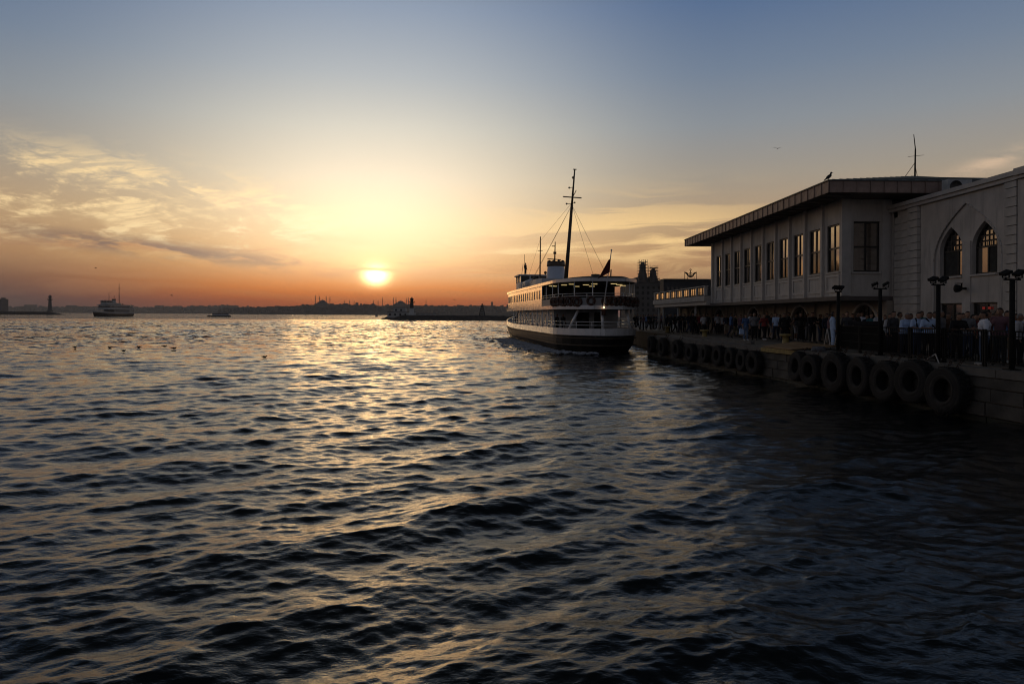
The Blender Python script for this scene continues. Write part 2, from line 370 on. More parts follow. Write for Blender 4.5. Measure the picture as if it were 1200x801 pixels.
def make_water():
    rows1, cols = 1080, 760
    r = np.concatenate([np.geomspace(4.2, 400, rows1), np.geomspace(420, 42000, 60)])
    a = np.linspace(R(-42), R(41), cols)
    rr, aa = np.meshgrid(r, a, indexing='ij')
    dr = np.gradient(r)[:, None]*np.ones_like(aa); sp_ = np.maximum(dr, rr*(a[1]-a[0]))
    x, y, z = wave_field(rr*np.sin(aa), rr*np.cos(aa), sp_)
    n, m_ = rr.shape
    co = np.stack([x, y, z], -1).reshape(-1, 3)
    idx = np.arange(n*m_).reshape(n, m_)
    q = np.stack([idx[:-1,:-1], idx[:-1,1:], idx[1:,1:], idx[1:,:-1]], -1).reshape(-1, 4)[:, ::-1]
    # calm sheet just below, covering everything outside the fan
    S = 45000; ex = np.array([(-S,-S,-0.45),(S,-S,-0.45),(S,S,-0.45),(-S,S,-0.45)]); k = len(co)
    co = np.concatenate([co, ex]); q = np.concatenate([q, np.array([[k,k+1,k+2,k+3]])])
    me = bpy.data.meshes.new('water'); me.vertices.add(len(co)); me.vertices.foreach_set('co', co.ravel())
    me.loops.add(q.size); me.loops.foreach_set('vertex_index', q.ravel().astype(np.int32))
    me.polygons.add(len(q)); me.polygons.foreach_set('loop_start', np.arange(0, q.size, 4, dtype=np.int32))
    me.polygons.foreach_set('use_smooth', np.ones(len(q), dtype=bool)); me.update(calc_edges=True)
    o = bpy.data.objects.new('water', me); COL.objects.link(o); o['kind'] = 'structure'
    m2 = bpy.data.materials.new('sea_water'); m2.use_nodes = True; t = NT(m2.node_tree); p = t.n['Principled BSDF']
    p.inputs['Base Color'].default_value = (0.006, 0.010, 0.011, 1); p.inputs['IOR'].default_value = 1.345
    tcn = t.node('ShaderNodeTexCoord').outputs['Object']
    mp = t.node('ShaderNodeMapping'); t.l.new(tcn, mp.inputs[0]); mp.inputs['Rotation'].default_value = (0, 0, R(-31)); mp.inputs['Scale'].default_value = (0.55, 1.0, 1.0)
    n1 = t.noise(mp.outputs[0], 6.5, 5, 0.62, 0.3)
    cd = t.node('ShaderNodeCameraData').outputs['View Distance']
    b = t.node('ShaderNodeBump'); b.inputs['Strength'].default_value = 1.0; b.inputs['Distance'].default_value = 0.016
    t.l.new(n1, b.inputs['Height'])
    # chop too fine for the mesh: slopes taken from noise, livelier in wind patches
    nc = t.node('ShaderNodeTexNoise'); t.l.new(mp.outputs[0], nc.inputs['Vector']); nc.inputs['Scale'].default_value = 1.5; nc.inputs['Detail'].default_value = 5; nc.inputs['Roughness'].default_value = 0.7
    mp2 = t.node('ShaderNodeMapping'); t.l.new(tcn, mp2.inputs[0]); mp2.inputs['Scale'].default_value = (0.006, 0.022, 1.0)
    patch = t.noise(mp2.outputs[0], 1.0, 4, 0.6, 0.4)
    k = t.m('MULTIPLY', t.m('ADD', 0.13, t.m('MULTIPLY', t.smooth(cd, 14, 120), 2.7)), t.m('ADD', 0.55, t.m('MULTIPLY', t.smooth(patch, 0.35, 0.65), 0.9)))
    sb = t.node('ShaderNodeVectorMath', operation='SUBTRACT'); t.l.new(nc.outputs['Color'], sb.inputs[0]); sb.inputs[1].default_value = (0.5,0.5,0.5)
    ml = t.node('ShaderNodeVectorMath', operation='MULTIPLY'); t.l.new(sb.outputs[0], ml.inputs[0]); t.l.new(t.comb(k, k, 0.0), ml.inputs[1])
    ad = t.node('ShaderNodeVectorMath', operation='ADD'); t.l.new(b.outputs[0], ad.inputs[0]); t.l.new(ml.outputs[0], ad.inputs[1])
    nm = t.node('ShaderNodeVectorMath', operation='NORMALIZE'); t.l.new(ad.outputs[0], nm.inputs[0])
    t.l.new(nm.outputs[0], p.inputs['Normal'])
    p.inputs['Roughness'].default_value = 0.035
    me.materials.append(m2)
make_water()

# ------------------------------------------------------------------ quay and land
QZ = 1.55
def qx(Y): return 14.45 - 0.1*(Y-21.5)
def quay():
    b = MB()
    pts = [(qx(6),6),(qx(53),53),(13.9,53.4),(14.2,140),(60,140),(60,6)]
    b.prism([(x,y,-2.0) for x,y in pts], (0,0,2.0+QZ-0.04))
    q = b.build('quay', M['concrete'], None, (30,40,0)); q['kind'] = 'structure'
    # facing of stone blocks, course by course
    proto = None
    zs = [-0.35, 0.12, 0.55, 0.97, 1.30]
    cnt = 0
    for ci in range(4):
        z0, z1 = zs[ci], zs[ci+1]; y = 13.0 + 0.55*(ci % 2)
        while y < 53:
            L = random.choice((1.15, 1.3, 1.5)); y2 = min(y+L, 53)
            d = random.uniform(0.0, 0.05)
            bb = MB(); g = 0.018
            xa, xb_ = qx(y+g), qx(y2-g)
            bb.prism([(xa-0.10-d, y+g, z0+g), (xa+0.12, y+g, z0+g), (xb_+0.12, y2-g, z0+g), (xb_-0.10-d, y2-g, z0+g)], (0,0,z1-z0-2*g))
            bb.build('stone_block', M['weed'] if ci == 0 else M['quaystone'], q); y = y2; cnt += 1
    # coping
    y = 8.0
    while y < 53:
        y2 = min(y+2.0, 53)
        bb = MB(); bb.prism([(qx(y+.012)-0.17, y+.012, 1.31), (qx(y+.012)+0.55, y+.012, 1.31), (qx(y2-.012)+0.55, y2-.012, 1.31), (qx(y2-.012)-0.17, y2-.012, 1.31)], (0,0,0.235+random.uniform(0,.012)))
        bb.build('coping_stone', M['concrete'], q); y = y2
    # paving slabs
    s = MB()
    yy = 12.0
    while yy < 75:
        xx = (qx(yy)+0.75) if yy < 53 else 15.0
        st = 0.0
        while xx+st < 24:
            s.box(xx+st+.01, xx+st+1.19, yy+.01, yy+1.19, QZ-0.036, QZ+random.uniform(-0.004,0.004)); st += 1.2
        yy += 1.2
    o = s.build('paving_slabs', M['paving']); tag(o, 'worn stone paving slabs of the ferry quay', 'paving', kind='stuff')
quay()
lb = MB(); lb.prism([(14.2,140,-2),(40,200,-2),(70,470,-2),(60,900,-2),(1500,1400,-2),(3500,900,-2),(3500,-200,-2),(60,-200,-2),(60,140,-2)], (0,0,3.5))
lb.build('land', M['land'], None, (400,300,0))['kind'] = 'structure'

# ------------------------------------------------------------------ ferry terminal
def pointed(cy, hw, zs, zt, n=9, squeeze=0.55):
    """pointed-arch outline in (y, z), spring zs to apex zt, going up the low-y side and down the other"""
    pts = []
    for i in range(n+1):
        t = i/n; pts.append((cy-hw*(1-t**1.7*0.97 - 0.03*t), zs+(zt-zs)*(t**0.82)))
    L = [(a, b_) for a, b_ in pts]
    Rr = [(2*cy-a, b_) for a, b_ in reversed(L[:-1])]
    return L, Rr
def pointed_ring(cy, hw, z0, zs, zt, n=9):
    L, Rr = pointed(cy, hw, zs, zt, n); return [(cy-hw, z0)] + L + Rr + [(cy+hw, z0)]
def round_ring(cy, hw, z0, zs, n=12, k=1.0):
    return [(cy-hw, z0)] + [(cy-hw*math.cos(PI*i/n), zs+hw*k*math.sin(PI*i/n)) for i in range(n+1)] + [(cy+hw, z0)]

T = empty('terminal_building', (19,36,QZ), 'long ferry terminal with overhanging eaves, ranks of tall windows and a pointed arch wing', 'building')
XW = 17.0; Y0, Y1 = 34.4, 55.5; ZL, ZT = 4.12, 9.0
# upper storey side wall: ten bays with tall windows
bays = [34.46 + 2.07*i for i in range(10)]
holes = [[(y+0.14, 5.38), (y+0.14, 7.82), (y+1.46, 7.82), (y+1.46, 5.38)] for y in bays]
b = MB(); b.holed([(Y0,ZL),(Y0,ZT),(Y1,ZT),(Y1,ZL)], holes, lambda y, z: (XW, y, z), (0.3,0,0)); b.build('side_wall', M['stucco'], T)
def window(parent, X, ya, yb, za, zb, axis='x', mull=(1,1), depth=0.14, glass=None, blind=None):
    """casement: frame, glazing bars, panes; X is the wall plane, the sash sits back by depth"""
    def P(u0, u1, d0, d1, z0, z1, mb):
        if axis == 'x': mb.box(X+d0, X+d1, u0, u1, z0, z1)
        else: mb.box(u0, u1, X+d0, X+d1, z0, z1)
    fr = MB(); t = 0.075
    P(ya, yb, depth-0.04, depth+0.06, za, za+t, fr); P(ya, yb, depth-0.04, depth+0.06, zb-t, zb, fr)
    P(ya, ya+t, depth-0.037, depth+0.057, za+t, zb-t, fr); P(yb-t, yb, depth-0.037, depth+0.057, za+t, zb-t, fr)
    wdw = fr.build('window', M['frame'], parent)
    nx, nz = mull
    bars = MB()
    for i in range(1, nx+1):
        u = ya + (yb-ya)*i/(nx+1); P(u-0.045, u+0.045, depth-0.03, depth+0.05, za+t, zb-t, bars)
    for j in range(1, nz+1):
        zz = za + (zb-za)*0.5 if nz == 1 else za + (zb-za)*j/(nz+1)
        P(ya+t, yb-t, depth-0.028, depth+0.048, zz-0.045, zz+0.045, bars)
    bars.build('glazing_bar', M['frame'], wdw)
    for i in range(nx+1):
        for j in range(nz+1):
            u0 = ya+t + (yb-ya-2*t)*i/(nx+1); u1 = ya+t + (yb-ya-2*t)*(i+1)/(nx+1)
            z0 = za+t + (zb-za-2*t)*j/(nz+1); z1 = za+t + (zb-za-2*t)*(j+1)/(nz+1)
            pm = MB(); e = random.uniform(-0.004, 0.004)
            P(u0, u1, depth+0.01+e, depth+0.02+e, z0, z1, pm)
            pn = pm.build('pane', (glass(i, j) if glass else M['glass']), wdw); pn.rotation_euler = (random.uniform(-0.006,0.006), random.uniform(-0.006,0.006), random.uniform(-0.012,0.012))
    return wdw
for k, y in enumerate(bays):
    window(T, XW, y+0.14, y+1.46, 5.38, 7.82, 'x', (1,1), 0.10, glass=lambda i, j, k=k: M['glass'] if ((j == 1 and not (i == 1 and k > 5)) or (i == 0 and k in (0, 2, 5))) else M['glass_dark'])
    s = MB(); s.box(XW-0.07, XW+0.05, y+0.06, y+1.54, 5.30, 5.377); s.build('window_sill', M['trim'], T)
    # recessed panel below, framed
    p_ = MB(); p_.holed([(y+0.08,4.32),(y+0.08,5.24),(y+1.52,5.24),(y+1.52,4.32)], [[(y+0.20,4.44),(y+0.20,5.12),(y+1.40,5.12),(y+1.40,4.44)]], lambda a, c: (XW-0.05, a, c), (0.048,0,0))
    p_.build('panel', M['trim'], T)
    if k: 
        r_ = MB(); r_.box(XW-0.15, XW-0.002, y-0.33, y-0.15, ZL+0.02, ZT); r_.build('pilaster', M['trim'], T)
r_ = MB(); r_.box(XW-0.15, XW-0.002, Y1-0.3, Y1, ZL+0.02, ZT); r_.build('pilaster', M['trim'], T)
# front wall of the bay, facing the camera
b = MB(); b.holed([(XW+0.302,ZL),(XW+0.302,ZT),(19.55,ZT),(19.55,ZL)], [[(17.62,5.35),(17.62,7.89),(18.97,7.89),(18.97,5.35)]], lambda x, z: (x, Y0, z), (0,0.3,0)); b.build('front_wall', M['stucco'], T)
window(T, Y0, 17.62, 18.97, 5.35, 7.89, 'y', (1,1), 0.16)
b = MB(); b.box(XW-0.02, XW+0.46, Y0-0.10, Y0-0.002, ZL+0.02, ZT); b.build('corner_pilaster', M['trim'], T)
b = MB(); b.box(19.02, 19.38, Y0-0.10, Y0-0.002, ZL+0.02, ZT); b.build('corner_pilaster', M['trim'], T)
b = MB(); b.box(17.50, 19.0, Y0-0.07, Y0-0.002, 5.26, 5.345); b.build('window_sill', M['trim'], T)
b = MB(); b.box(XW+0.3, 32, Y1-0.3, Y1, ZL, ZT); b.build('rear_wall', M['stucco'], T)
# slab under the upper storey
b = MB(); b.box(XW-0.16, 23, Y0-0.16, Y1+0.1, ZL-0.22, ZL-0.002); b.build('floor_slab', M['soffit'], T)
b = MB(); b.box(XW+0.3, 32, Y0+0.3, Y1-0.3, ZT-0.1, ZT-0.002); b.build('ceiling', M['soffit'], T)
# eaves: soffit, ribbed fascia of sheet panels, low hipped roof
EX0, EX1, EY0, EY1, EZ0, EZ1 = 15.4, 34.0, 32.4, 58.0, 8.98, 9.55
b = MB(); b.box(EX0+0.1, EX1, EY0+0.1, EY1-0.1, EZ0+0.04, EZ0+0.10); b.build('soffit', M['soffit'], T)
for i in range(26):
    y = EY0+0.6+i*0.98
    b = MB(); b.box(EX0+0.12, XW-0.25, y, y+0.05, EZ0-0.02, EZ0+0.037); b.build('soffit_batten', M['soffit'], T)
n = 34
for i in range(n):
    ya = EY0 + (EY1-EY0)*i/n; yb = EY0 + (EY1-EY0)*(i+1)/n
    b = MB(); e = random.uniform(-0.008, 0.008)
    b.box(EX0+e, EX0+0.06+e, ya+0.02, yb-0.02, EZ0, EZ1-0.03); b.box(EX0-0.035, EX0-0.009, ya-0.03, ya+0.02, EZ0, EZ1-0.02)
    b.build('fascia_panel', M['fascia'], T)
n = 9; fx1 = 21.3
for i in range(n):
    xa = EX0+0.06 + (fx1-EX0-0.06)*i/n; xb_ = EX0+0.06 + (fx1-EX0-0.06)*(i+1)/n
    b = MB(); e = random.uniform(-0.008, 0.008)
    b.box(xa+0.02, xb_-0.02, EY0+e, EY0+0.06+e, EZ0, EZ1-0.03); b.box(xa-0.02, xa+0.02, EY0-0.035, EY0-0.009, EZ0, EZ1-0.02)
    b.build('fascia_panel', M['fascia'], T)
b = MB(); b.box(EX0-0.05, EX1, EY1-0.06, EY1, EZ0, EZ1-0.03); b.build('rear_fascia', M['fascia'], T)
b = MB()
E = [(EX0-0.07,EY0-0.07,EZ1-0.028),(EX1,EY0-0.07,EZ1-0.028),(EX1,EY1+0.07,EZ1-0.028),(EX0-0.07,EY1+0.07,EZ1-0.028)]
E2 = [(x,y,z+0.05) for x,y,z in E]
Rg = [(24.1,40.2,11.35),(24.1,50.0,11.35)]
b.add(E+E2+Rg, [(0,3,2,1),(0,1,5,4),(1,2,6,5),(2,3,7,6),(3,0,4,7),(4,5,8),(6,7,9),(5,6,9,8),(7,4,8,9)])
rf = b.build('roof', M['roof'], T)
for i in range(14):
    t = (i+0.5)/14; xx = EX0+t*(EX1-EX0)*0.47
    f = (xx-EX0)/(24.1-EX0)
    b = MB(); b.tube((xx,EY0,EZ1+0.03),(xx,EY0+ (40.2-EY0)*f, EZ1+0.03+(11.35-EZ1)*f),0.03,n=5); b.build('standing_seam', M['roof'], rf)
# ground floor wall with round arches
GX = 19.2
def gcut(y): return round_ring(y, 1.42, QZ-0.02, 2.30, 12)
arch_y = [36.3, 44.2, 52.4, 60.7, 68.9]
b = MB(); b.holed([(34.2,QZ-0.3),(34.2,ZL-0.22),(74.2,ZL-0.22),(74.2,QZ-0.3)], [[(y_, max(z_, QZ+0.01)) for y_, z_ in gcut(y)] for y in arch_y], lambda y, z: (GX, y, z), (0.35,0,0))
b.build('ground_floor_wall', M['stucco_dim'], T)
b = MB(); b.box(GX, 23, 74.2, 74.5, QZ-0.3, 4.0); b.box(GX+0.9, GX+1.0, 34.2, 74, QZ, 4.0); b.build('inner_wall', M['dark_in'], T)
for y in arch_y:
    fr = MB()
    ring = round_ring(y, 1.42, QZ, 2.30, 12); ring2 = round_ring(y, 1.30, QZ, 2.30, 12)
    fr.holed(ring, [[(a, max(c, QZ+0.002)) for a, c in ring2]], lambda a, c: (GX+0.16, a, c), (0.08,0,0))
    d_ = fr.build('arched_door', M['frame'], T)
    g = MB(); g.prism([(GX+0.20, a, c) for a, c in ring2], (0.01,0,0)); g.build('pane', M['glass_dark'], d_)
    bars = MB()
    for u in (-0.9, -0.45, 0, 0.45, 0.9):
        hz = 2.30+math.sqrt(1.69-u*u); bars.box(GX+0.15, GX+0.195, y+u-0.03, y+u+0.03, QZ, hz)
    bars.box(GX+0.148, GX+0.193, y-1.3, y+1.3, 2.28, 2.35)
    bars.build('glazing_bar', M['frame'], d_)
    tr = MB(); r3 = round_ring(y, 1.56, QZ, 2.30, 12)
    tr.holed(r3, [[(a, max(c, QZ+0.002)) for a, c in round_ring(y, 1.425, QZ, 2.30, 12)]], lambda a, c: (GX-0.06, a, c), (0.058,0,0)); tr.build('arch_moulding', M['trim'], T)
for y in [40.2, 42.1, 46.3, 48.3, 50.3, 54.5, 56.6, 58.6, 62.8, 64.8, 66.8, 71.0, 73.9]:
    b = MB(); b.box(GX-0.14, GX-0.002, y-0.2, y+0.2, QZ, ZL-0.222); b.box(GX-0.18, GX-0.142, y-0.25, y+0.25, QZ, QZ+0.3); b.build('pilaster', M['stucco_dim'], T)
# low terrace wing beyond, with its balustrade
b = MB(); b.box(16.5, 24, Y1+0.102, 74.6, 3.98, 4.30); b.build('terrace_slab', M['trim'], T)
b = MB(); b.box(16.35, 24, Y1+0.102, 74.75, 4.30, 4.72); b.build('terrace_cornice', M['stucco'], T)
b = MB(); b.box(16.4, 24, Y1+0.102, 74.7, 4.722, 4.78); b.build('terrace_deck', M['concrete'], T)
bal = empty('balustrade', (16.5,65,4.78)); bal.parent = T; bal.location = Vector((16.5,65,4.78))-wl(T)
npost = 9
for i in range(npost):
    y = 55.9 + i*(74.4-55.9)/(npost-1)
    b = MB(); b.box(16.42, 16.64, y-0.16, y+0.16, 4.78, 5.50); b.build('baluster_post', M['trim'], bal)
    if i < npost-1:
        y2 = 55.9 + (i+1)*(74.4-55.9)/(npost-1)
        b = MB(); b.box(16.50, 16.56, y+0.17, y2-0.17, 4.86, 5.40); b.build('glass_panel', M['glass_tint'], bal)
        for q in (0.33, 0.66):
            yy = y+(y2-y)*q
            b = MB(); b.box(16.47, 16.495, yy-0.04, yy+0.04, 4.785, 5.44); b.build('baluster', M['frame'], bal)
b = MB(); b.box(16.38, 16.68, 55.6, 74.6, 5.502, 5.56); b.build('handrail', M['trim'], bal)
for i in range(3):
    b = MB(); b.box(16.52+i*0.6, 16.9+i*0.6, 74.62, 74.66, 4.86, 5.40); b.build('glass_panel', M['glass'], bal)
for y in (60, 66, 72, 74.0):
    b = MB(); b.tube((16.9,y,QZ),(16.9,y,3.98),0.11,n=10); b.build('column', M['trim'], T)
# wing with pointed arches, nearer the camera
XA = 19.55; WT = 8.30
def ring_cl(cy, hw, z0, zs, zt): return pointed_ring(cy, hw, z0, zs, zt)
wins = [(29.85, 0.76, 4.87, 6.0, 7.02), (27.78, 0.74, 4.87, 6.0, 7.02)]
doors = [(29.85, 0.78, 1.56, 3.70), (27.78, 0.76, 1.56, 3.70)]
holes = [ring_cl(*w_) for w_ in wins] + [[(c-h,z0),(c-h,z1),(c+h,z1),(c+h,z0)] for c,h,z0,z1 in doors]
b = MB(); b.holed([(14,QZ-0.3),(14,WT),(34.2,WT),(34.2,QZ-0.3)], holes, lambda y, z: (XA, y, z), (0.4,0,0)); b.build('wing_wall', M['stucco'], T)
# raised outer skin leaving a large pointed recess round the pair of windows
big = pointed_ring(28.82, 2.12, 1.56, 5.6, 7.93, 14)
b = MB(); b.holed([(26.45,QZ),(26.45,WT-0.02),(31.9,WT-0.02),(31.9,QZ)], [big], lambda y, z: (XA-0.07, y, z), (0.068,0,0)); b.build('arched_surround', M['stucco'], T)
L_, R_ = pointed(28.82, 2.12, 5.6, 7.93, 14); arc = L_+R_
b = MB()
for (a0, c0), (a1, c1) in zip(arc[:-1], arc[1:]): b.tube((XA-0.07,a0,c0),(XA-0.07,a1,c1),0.028,n=6)
b.tube((XA-0.07,26.70,1.6),(XA-0.07,26.70,5.6),0.028,n=6); b.tube((XA-0.07,30.94,1.6),(XA-0.07,30.94,5.6),0.028,n=6)
b.build('arch_moulding', M['trim'], T)
b = MB(); b.box(XA-0.05, XA-0.002, 28.55, 29.05, 1.6, 6.3); b.build('centre_pier', M['trim'], T)
for c, h, z0, zs, zt in wins:
    fr = MB(); o_ = ring_cl(c,h,z0,zs,zt); i_ = ring_cl(c,h-0.07,z0+0.07,zs,zt-0.1)
    fr.holed(o_, [i_], lambda a, z: (XA+0.18, a, z), (0.08,0,0)); wd = fr.build('arched_window', M['frame'], T)
    # lower half: a wide pane, a dark curtained casement; upper half: square lattice
    far = c > 28.8
    def half_w(z): 
        pts = [p for p in ring_cl(c,h-0.07,z0+0.07,zs,zt-0.1) if p[0] <= c]
        for (ya, za), (yb, zb) in zip(pts[:-1], pts[1:]):
            if za <= z <= zb and zb > za: return c-(ya+(yb-ya)*(z-za)/(zb-za))
        return h-0.07
    split = c-0.22 if far else c+0.02
    zl = 5.98
    b = MB(); b.box(XA+0.21, XA+0.22, split+0.03, c+h-0.07, z0+0.07, zl-0.03); b.build('pane', M['curtain'] if far else M['glass'], wd)
    b = MB(); b.box(XA+0.21, XA+0.22, c-h+0.07, split-0.03, z0+0.07, zl-0.03); b.build('pane', M['glass'] if far else M['curtain'], wd)
    b = MB(); b.box(XA+0.17, XA+0.24, split-0.03, split+0.03, z0+0.07, zl-0.03); b.box(XA+0.168, XA+0.238, c-h+0.07, c+h-0.07, zl-0.03, zl+0.03)
    b.build('glazing_bar', M['frame'], wd)
    stepz = 0.225; stepy = 0.235
    for r_i in range(5):
        za = zl+0.03+r_i*stepz; zb = min(za+stepz, zt-0.12)
        hw_ = half_w(min(zb, zt-0.12)) if zb > zs else h-0.07
        ncol = max(1, int(2*hw_/stepy+0.35))
        for ci in range(ncol):
            ya = c-hw_+2*hw_*ci/ncol; yb = c-hw_+2*hw_*(ci+1)/ncol
            if zb-za < 0.05: continue
            b = MB(); b.box(XA+0.212+random.uniform(-.004,.004), XA+0.224, ya+0.022, yb-0.022, za+0.022, zb-0.022)
            b.build('pane', M['curtain'] if (far and ya > c-0.05) else M['glass'], wd)
    lat = MB(); r_i = 0
    z = zl
    while z < zt-0.15:
        hw_ = half_w(z+0.02) if z > zs else h-0.07
        lat.box(XA+0.185, XA+0.205, c-hw_, c+hw_, z-0.018, z+0.018); z += stepz
    u = -0.47
    while u <= 0.48:
        zz = zl
        while zz < zt-0.12 and (half_w(zz) if zz > zs else h) > abs(u)+0.02: zz += 0.03
        lat.box(XA+0.187, XA+0.208, c+u-0.018, c+u+0.018, zl, zz); u += stepy
    lat.build('lattice', M['frame'], wd)
    b = MB(); b.prism([(XA+0.26, a, z) for a, z in o_], (0.02,0,0)); b.build('backing', M['dark_in'], wd)
    b = MB(); b.box(XA-0.10, XA+0.15, c-h-0.05, c+h+0.05, z0-0.08, z0-0.002); b.build('window_sill', M['trim'], T)
for c, h, z0, z1 in doors:
    window(T, XA, c-h+0.01, c+h-0.01, z0, z1, 'x', (1,0), 0.16, glass=lambda i, j: M['glass_dark'] if i else M['glass'])
    b = MB(); b.box(XA+0.3, XA+0.35, c-h, c+h, z0, z1); b.build('backing', M['dark_in'], T)
# rusticated pilasters, block by block
for ya, yb in ((31.95, 32.75), (25.78, 26.42)):
    z = QZ; i = 0
    while z < WT-0.1:
        zz = min(z+0.36, WT-0.02)
        b = MB(); e = random.uniform(0,0.012)
        b.box(XA-0.20-e, XA-0.002, ya+0.01, yb-0.01, z+0.014, zz-0.014); b.build('stone_block', M['block'], T); z = zz
for k in range(14):
    for j in range(3):
        ya = 14.2+j*3.8 + (1.9 if k % 2 else 0)
        if ya+3.78 > 25.75: continue
for k in range(18):
    z = QZ+k*0.36
    b = MB(); b.box(XA-0.05, XA-0.002, 32.78, 34.1, z+0.014, min(z+0.36, WT)-0.014); b.build('stone_block', M['block'], T)
# cornice
b = MB(); b.box(XA-0.32, XA+0.6, 25.7, 34.36, WT+0.16, WT+0.34); b.build('cornice', M['trim'], T)
b = MB(); b.box(XA-0.22, XA+0.6, 25.72, 34.34, WT+0.002, WT+0.158); b.build('cornice_bed', M['trim'], T)
b = MB(); b.box(XA-0.40, XA+0.6, 14, 25.69, WT+0.12, WT+0.38); b.build('cornice', M['trim'], T)
b = MB(); b.box(XA-0.30, XA+0.6, 14, 25.68, WT+0.002, WT+0.118); b.build('cornice_bed', M['trim'], T)
b = MB(); b.box(XA+0.6, 40, 14, 34.2, WT+0.1, WT+0.3); b.build('wing_roof', M['roof'], T)
b = MB(); b.box(XA-0.20, XA-0.002, 14, 25.74, QZ, 2.2); b.build('plinth', M['trim'], T)
b = MB(); b.box(XA-0.17, XA-0.002, 14, 25.76, 2.21, WT-0.01); b.build('end_bay', M['stucco'], T)
b = MB(); b.box(XA-0.02, XA+0.5, 34.21, 34.6, QZ, WT+0.3); b.box(XA, 30, 33.9, 34.2, QZ, WT); b.build('return_wall', M['stucco'], T)

# things on the terminal
A = empty('antenna', (24.0,39.9,11.3), 'slim whip antenna with two crossed rods on the terminal roof ridge', 'antenna')
b = MB(); b.tube((24.0,39.9,11.2),(24.02,39.9,12.9),0.05,0.04,n=8); b.build('pole', M['iron'], A)
b = MB(); b.tube((24.02,39.9,12.9),(23.92,39.9,13.75),0.03,0.02,n=6); b.build('whip', M['iron'], A)
b = MB(); b.tube((23.6,39.9,12.45),(24.5,39.9,12.55),0.012,n=5); b.build('cross_rod', M['iron'], A)
b = MB(); b.tube((23.4,39.9,11.25),(24.0,39.9,12.1),0.016,n=5); b.build('stay', M['iron'], A)
b = MB(); b.tube((24.15,39.9,11.25),(24.02,39.9,11.9),0.016,n=5); b.build('stay', M['iron'], A)
AC = empty('air_conditioner', (20.9,31.4,8.72), 'pale outdoor air conditioning unit with round fan beside the wing cornice', 'air conditioner')
b = MB(); b.box(20.35,21.45,31.3,31.75,8.75,9.42); b.build('casing', M['ac'], AC)
b = MB(); b.lathe((20.72,31.3,9.08), [(0.0,-0.02),(0.24,-0.02),(0.26,-0.05),(0.28,-0.02),(0.28,0.0)], 18, 'y'); b.build('fan_grille', M['frame'], AC)
b = MB(); b.box(20.4,20.46,31.3,31.75,8.6,8.748); b.box(21.3,21.36,31.3,31.75,8.6,8.748); b.build('bracket', M['iron'], AC)
WLp = empty('wall_floodlight', (19.3,28.8,4.25), 'small floodlight on a bracket between the two pointed arch windows', 'floodlight')
b = MB(); b.box(19.32,19.498,28.75,28.85,4.25,4.34); b.build('bracket', M['iron'], WLp)
b = MB(); b.lathe((19.22,28.8,4.30), [(0.0,-0.16),(0.17,-0.14),(0.15,0.0),(0.07,0.12),(0,0.13)], 14, 'x'); b.build('lamp_head', M['iron'], WLp)
b = MB(); b.box(19.1,19.3,28.7,28.9,4.50,4.53); b.box(19.3,19.34,28.78,28.82,4.3,4.53); b.build('hood', M['iron'], WLp)
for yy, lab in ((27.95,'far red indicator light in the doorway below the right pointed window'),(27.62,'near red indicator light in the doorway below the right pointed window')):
    b = MB(); b.box(XA+0.10, XA+0.118, yy-0.07, yy+0.07, 3.42, 3.52); tag(b.build('indicator_light', M['redlamp']), lab, 'light', 'red lights in the terminal doorway')  # glowing plates added as painted reflections of red lights, no lamps here

# ------------------------------------------------------------------ tyre fenders along the quay
def make_tyre(D_, wdt, name='tyre_fender'):
    root = empty(name, (0,0,0))
    Ro = D_/2; Ri = Ro*0.50; h = wdt/2
    prof = [(Ri,-h*0.72),(Ri*1.12,-h*0.95),(Ro*0.80,-h),(Ro*0.93,-h*0.93),(Ro,-h*0.72),(Ro,h*0.72),(Ro*0.93,h*0.93),(Ro*0.80,h),(Ri*1.12,h*0.95),(Ri,h*0.72),(Ri*1.03,0),(Ri,-h*0.72)]
    b = MB(); b.lathe((0,0,0), prof, 30, 'x'); b.build('tyre_body', M['rubber'], root)
    b = MB(); b.lathe((0,0,0), [(Ri*1.0,-h*0.80),(Ri*1.16,-h*1.0),(Ri*1.3,-h*1.03),(Ri*1.34,-h*0.98)], 30, 'x'); b.build('bead', M['rubber_worn'], root)
    b = MB(); b.lathe((0,0,0), [(Ro*0.90,-h*0.99),(Ro*0.955,-h*0.97),(Ro*0.98,-h*0.84)], 30, 'x'); b.build('shoulder', M['rubber_worn'], root)
    b = MB()
    for i in range(26):
        t = 2*PI*i/26
        for sgn in (-1, 1):
            c = Vector((sgn*h*0.36, math.cos(t+0.06*sgn)*Ro, math.sin(t+0.06*sgn)*Ro)); rad = Vector((0,math.cos(t+0.06*sgn),math.sin(t+0.06*sgn))); tan = Vector((0,-rad.z,rad.y)); ax = Vector((1,0,0))
            vs = [c+rad*a_*0.028+tan*b2*0.045+ax*c2*h*0.33 for a_ in (-0.5,1) for b2 in (-1,1) for c2 in (-1,1)]
            b.add(vs, [(0,1,3,2),(4,6,7,5),(0,4,5,1),(2,3,7,6),(0,2,6,4),(1,5,7,3)])
    b.build('tread_blocks', M['rubber'], root)['kind'] = 'stuff'
    for s_ in (-1, 1):
        b = MB(); z = Ri*1.05
        p0 = Vector((0.0, s_*0.10, z)); p1 = Vector((h+0.12, s_*0.22, Ro+0.22))
        n_ = 9
        for k in range(n_):
            c = p0.lerp(p1, (k+0.5)/n_); 
            b.torus(c, 0.045, 0.014, 8, 4, 'x' if k % 2 else 'y')
        b.build('chain', M['chain'], root)
    return root
tp = make_tyre(1.45, 0.50)
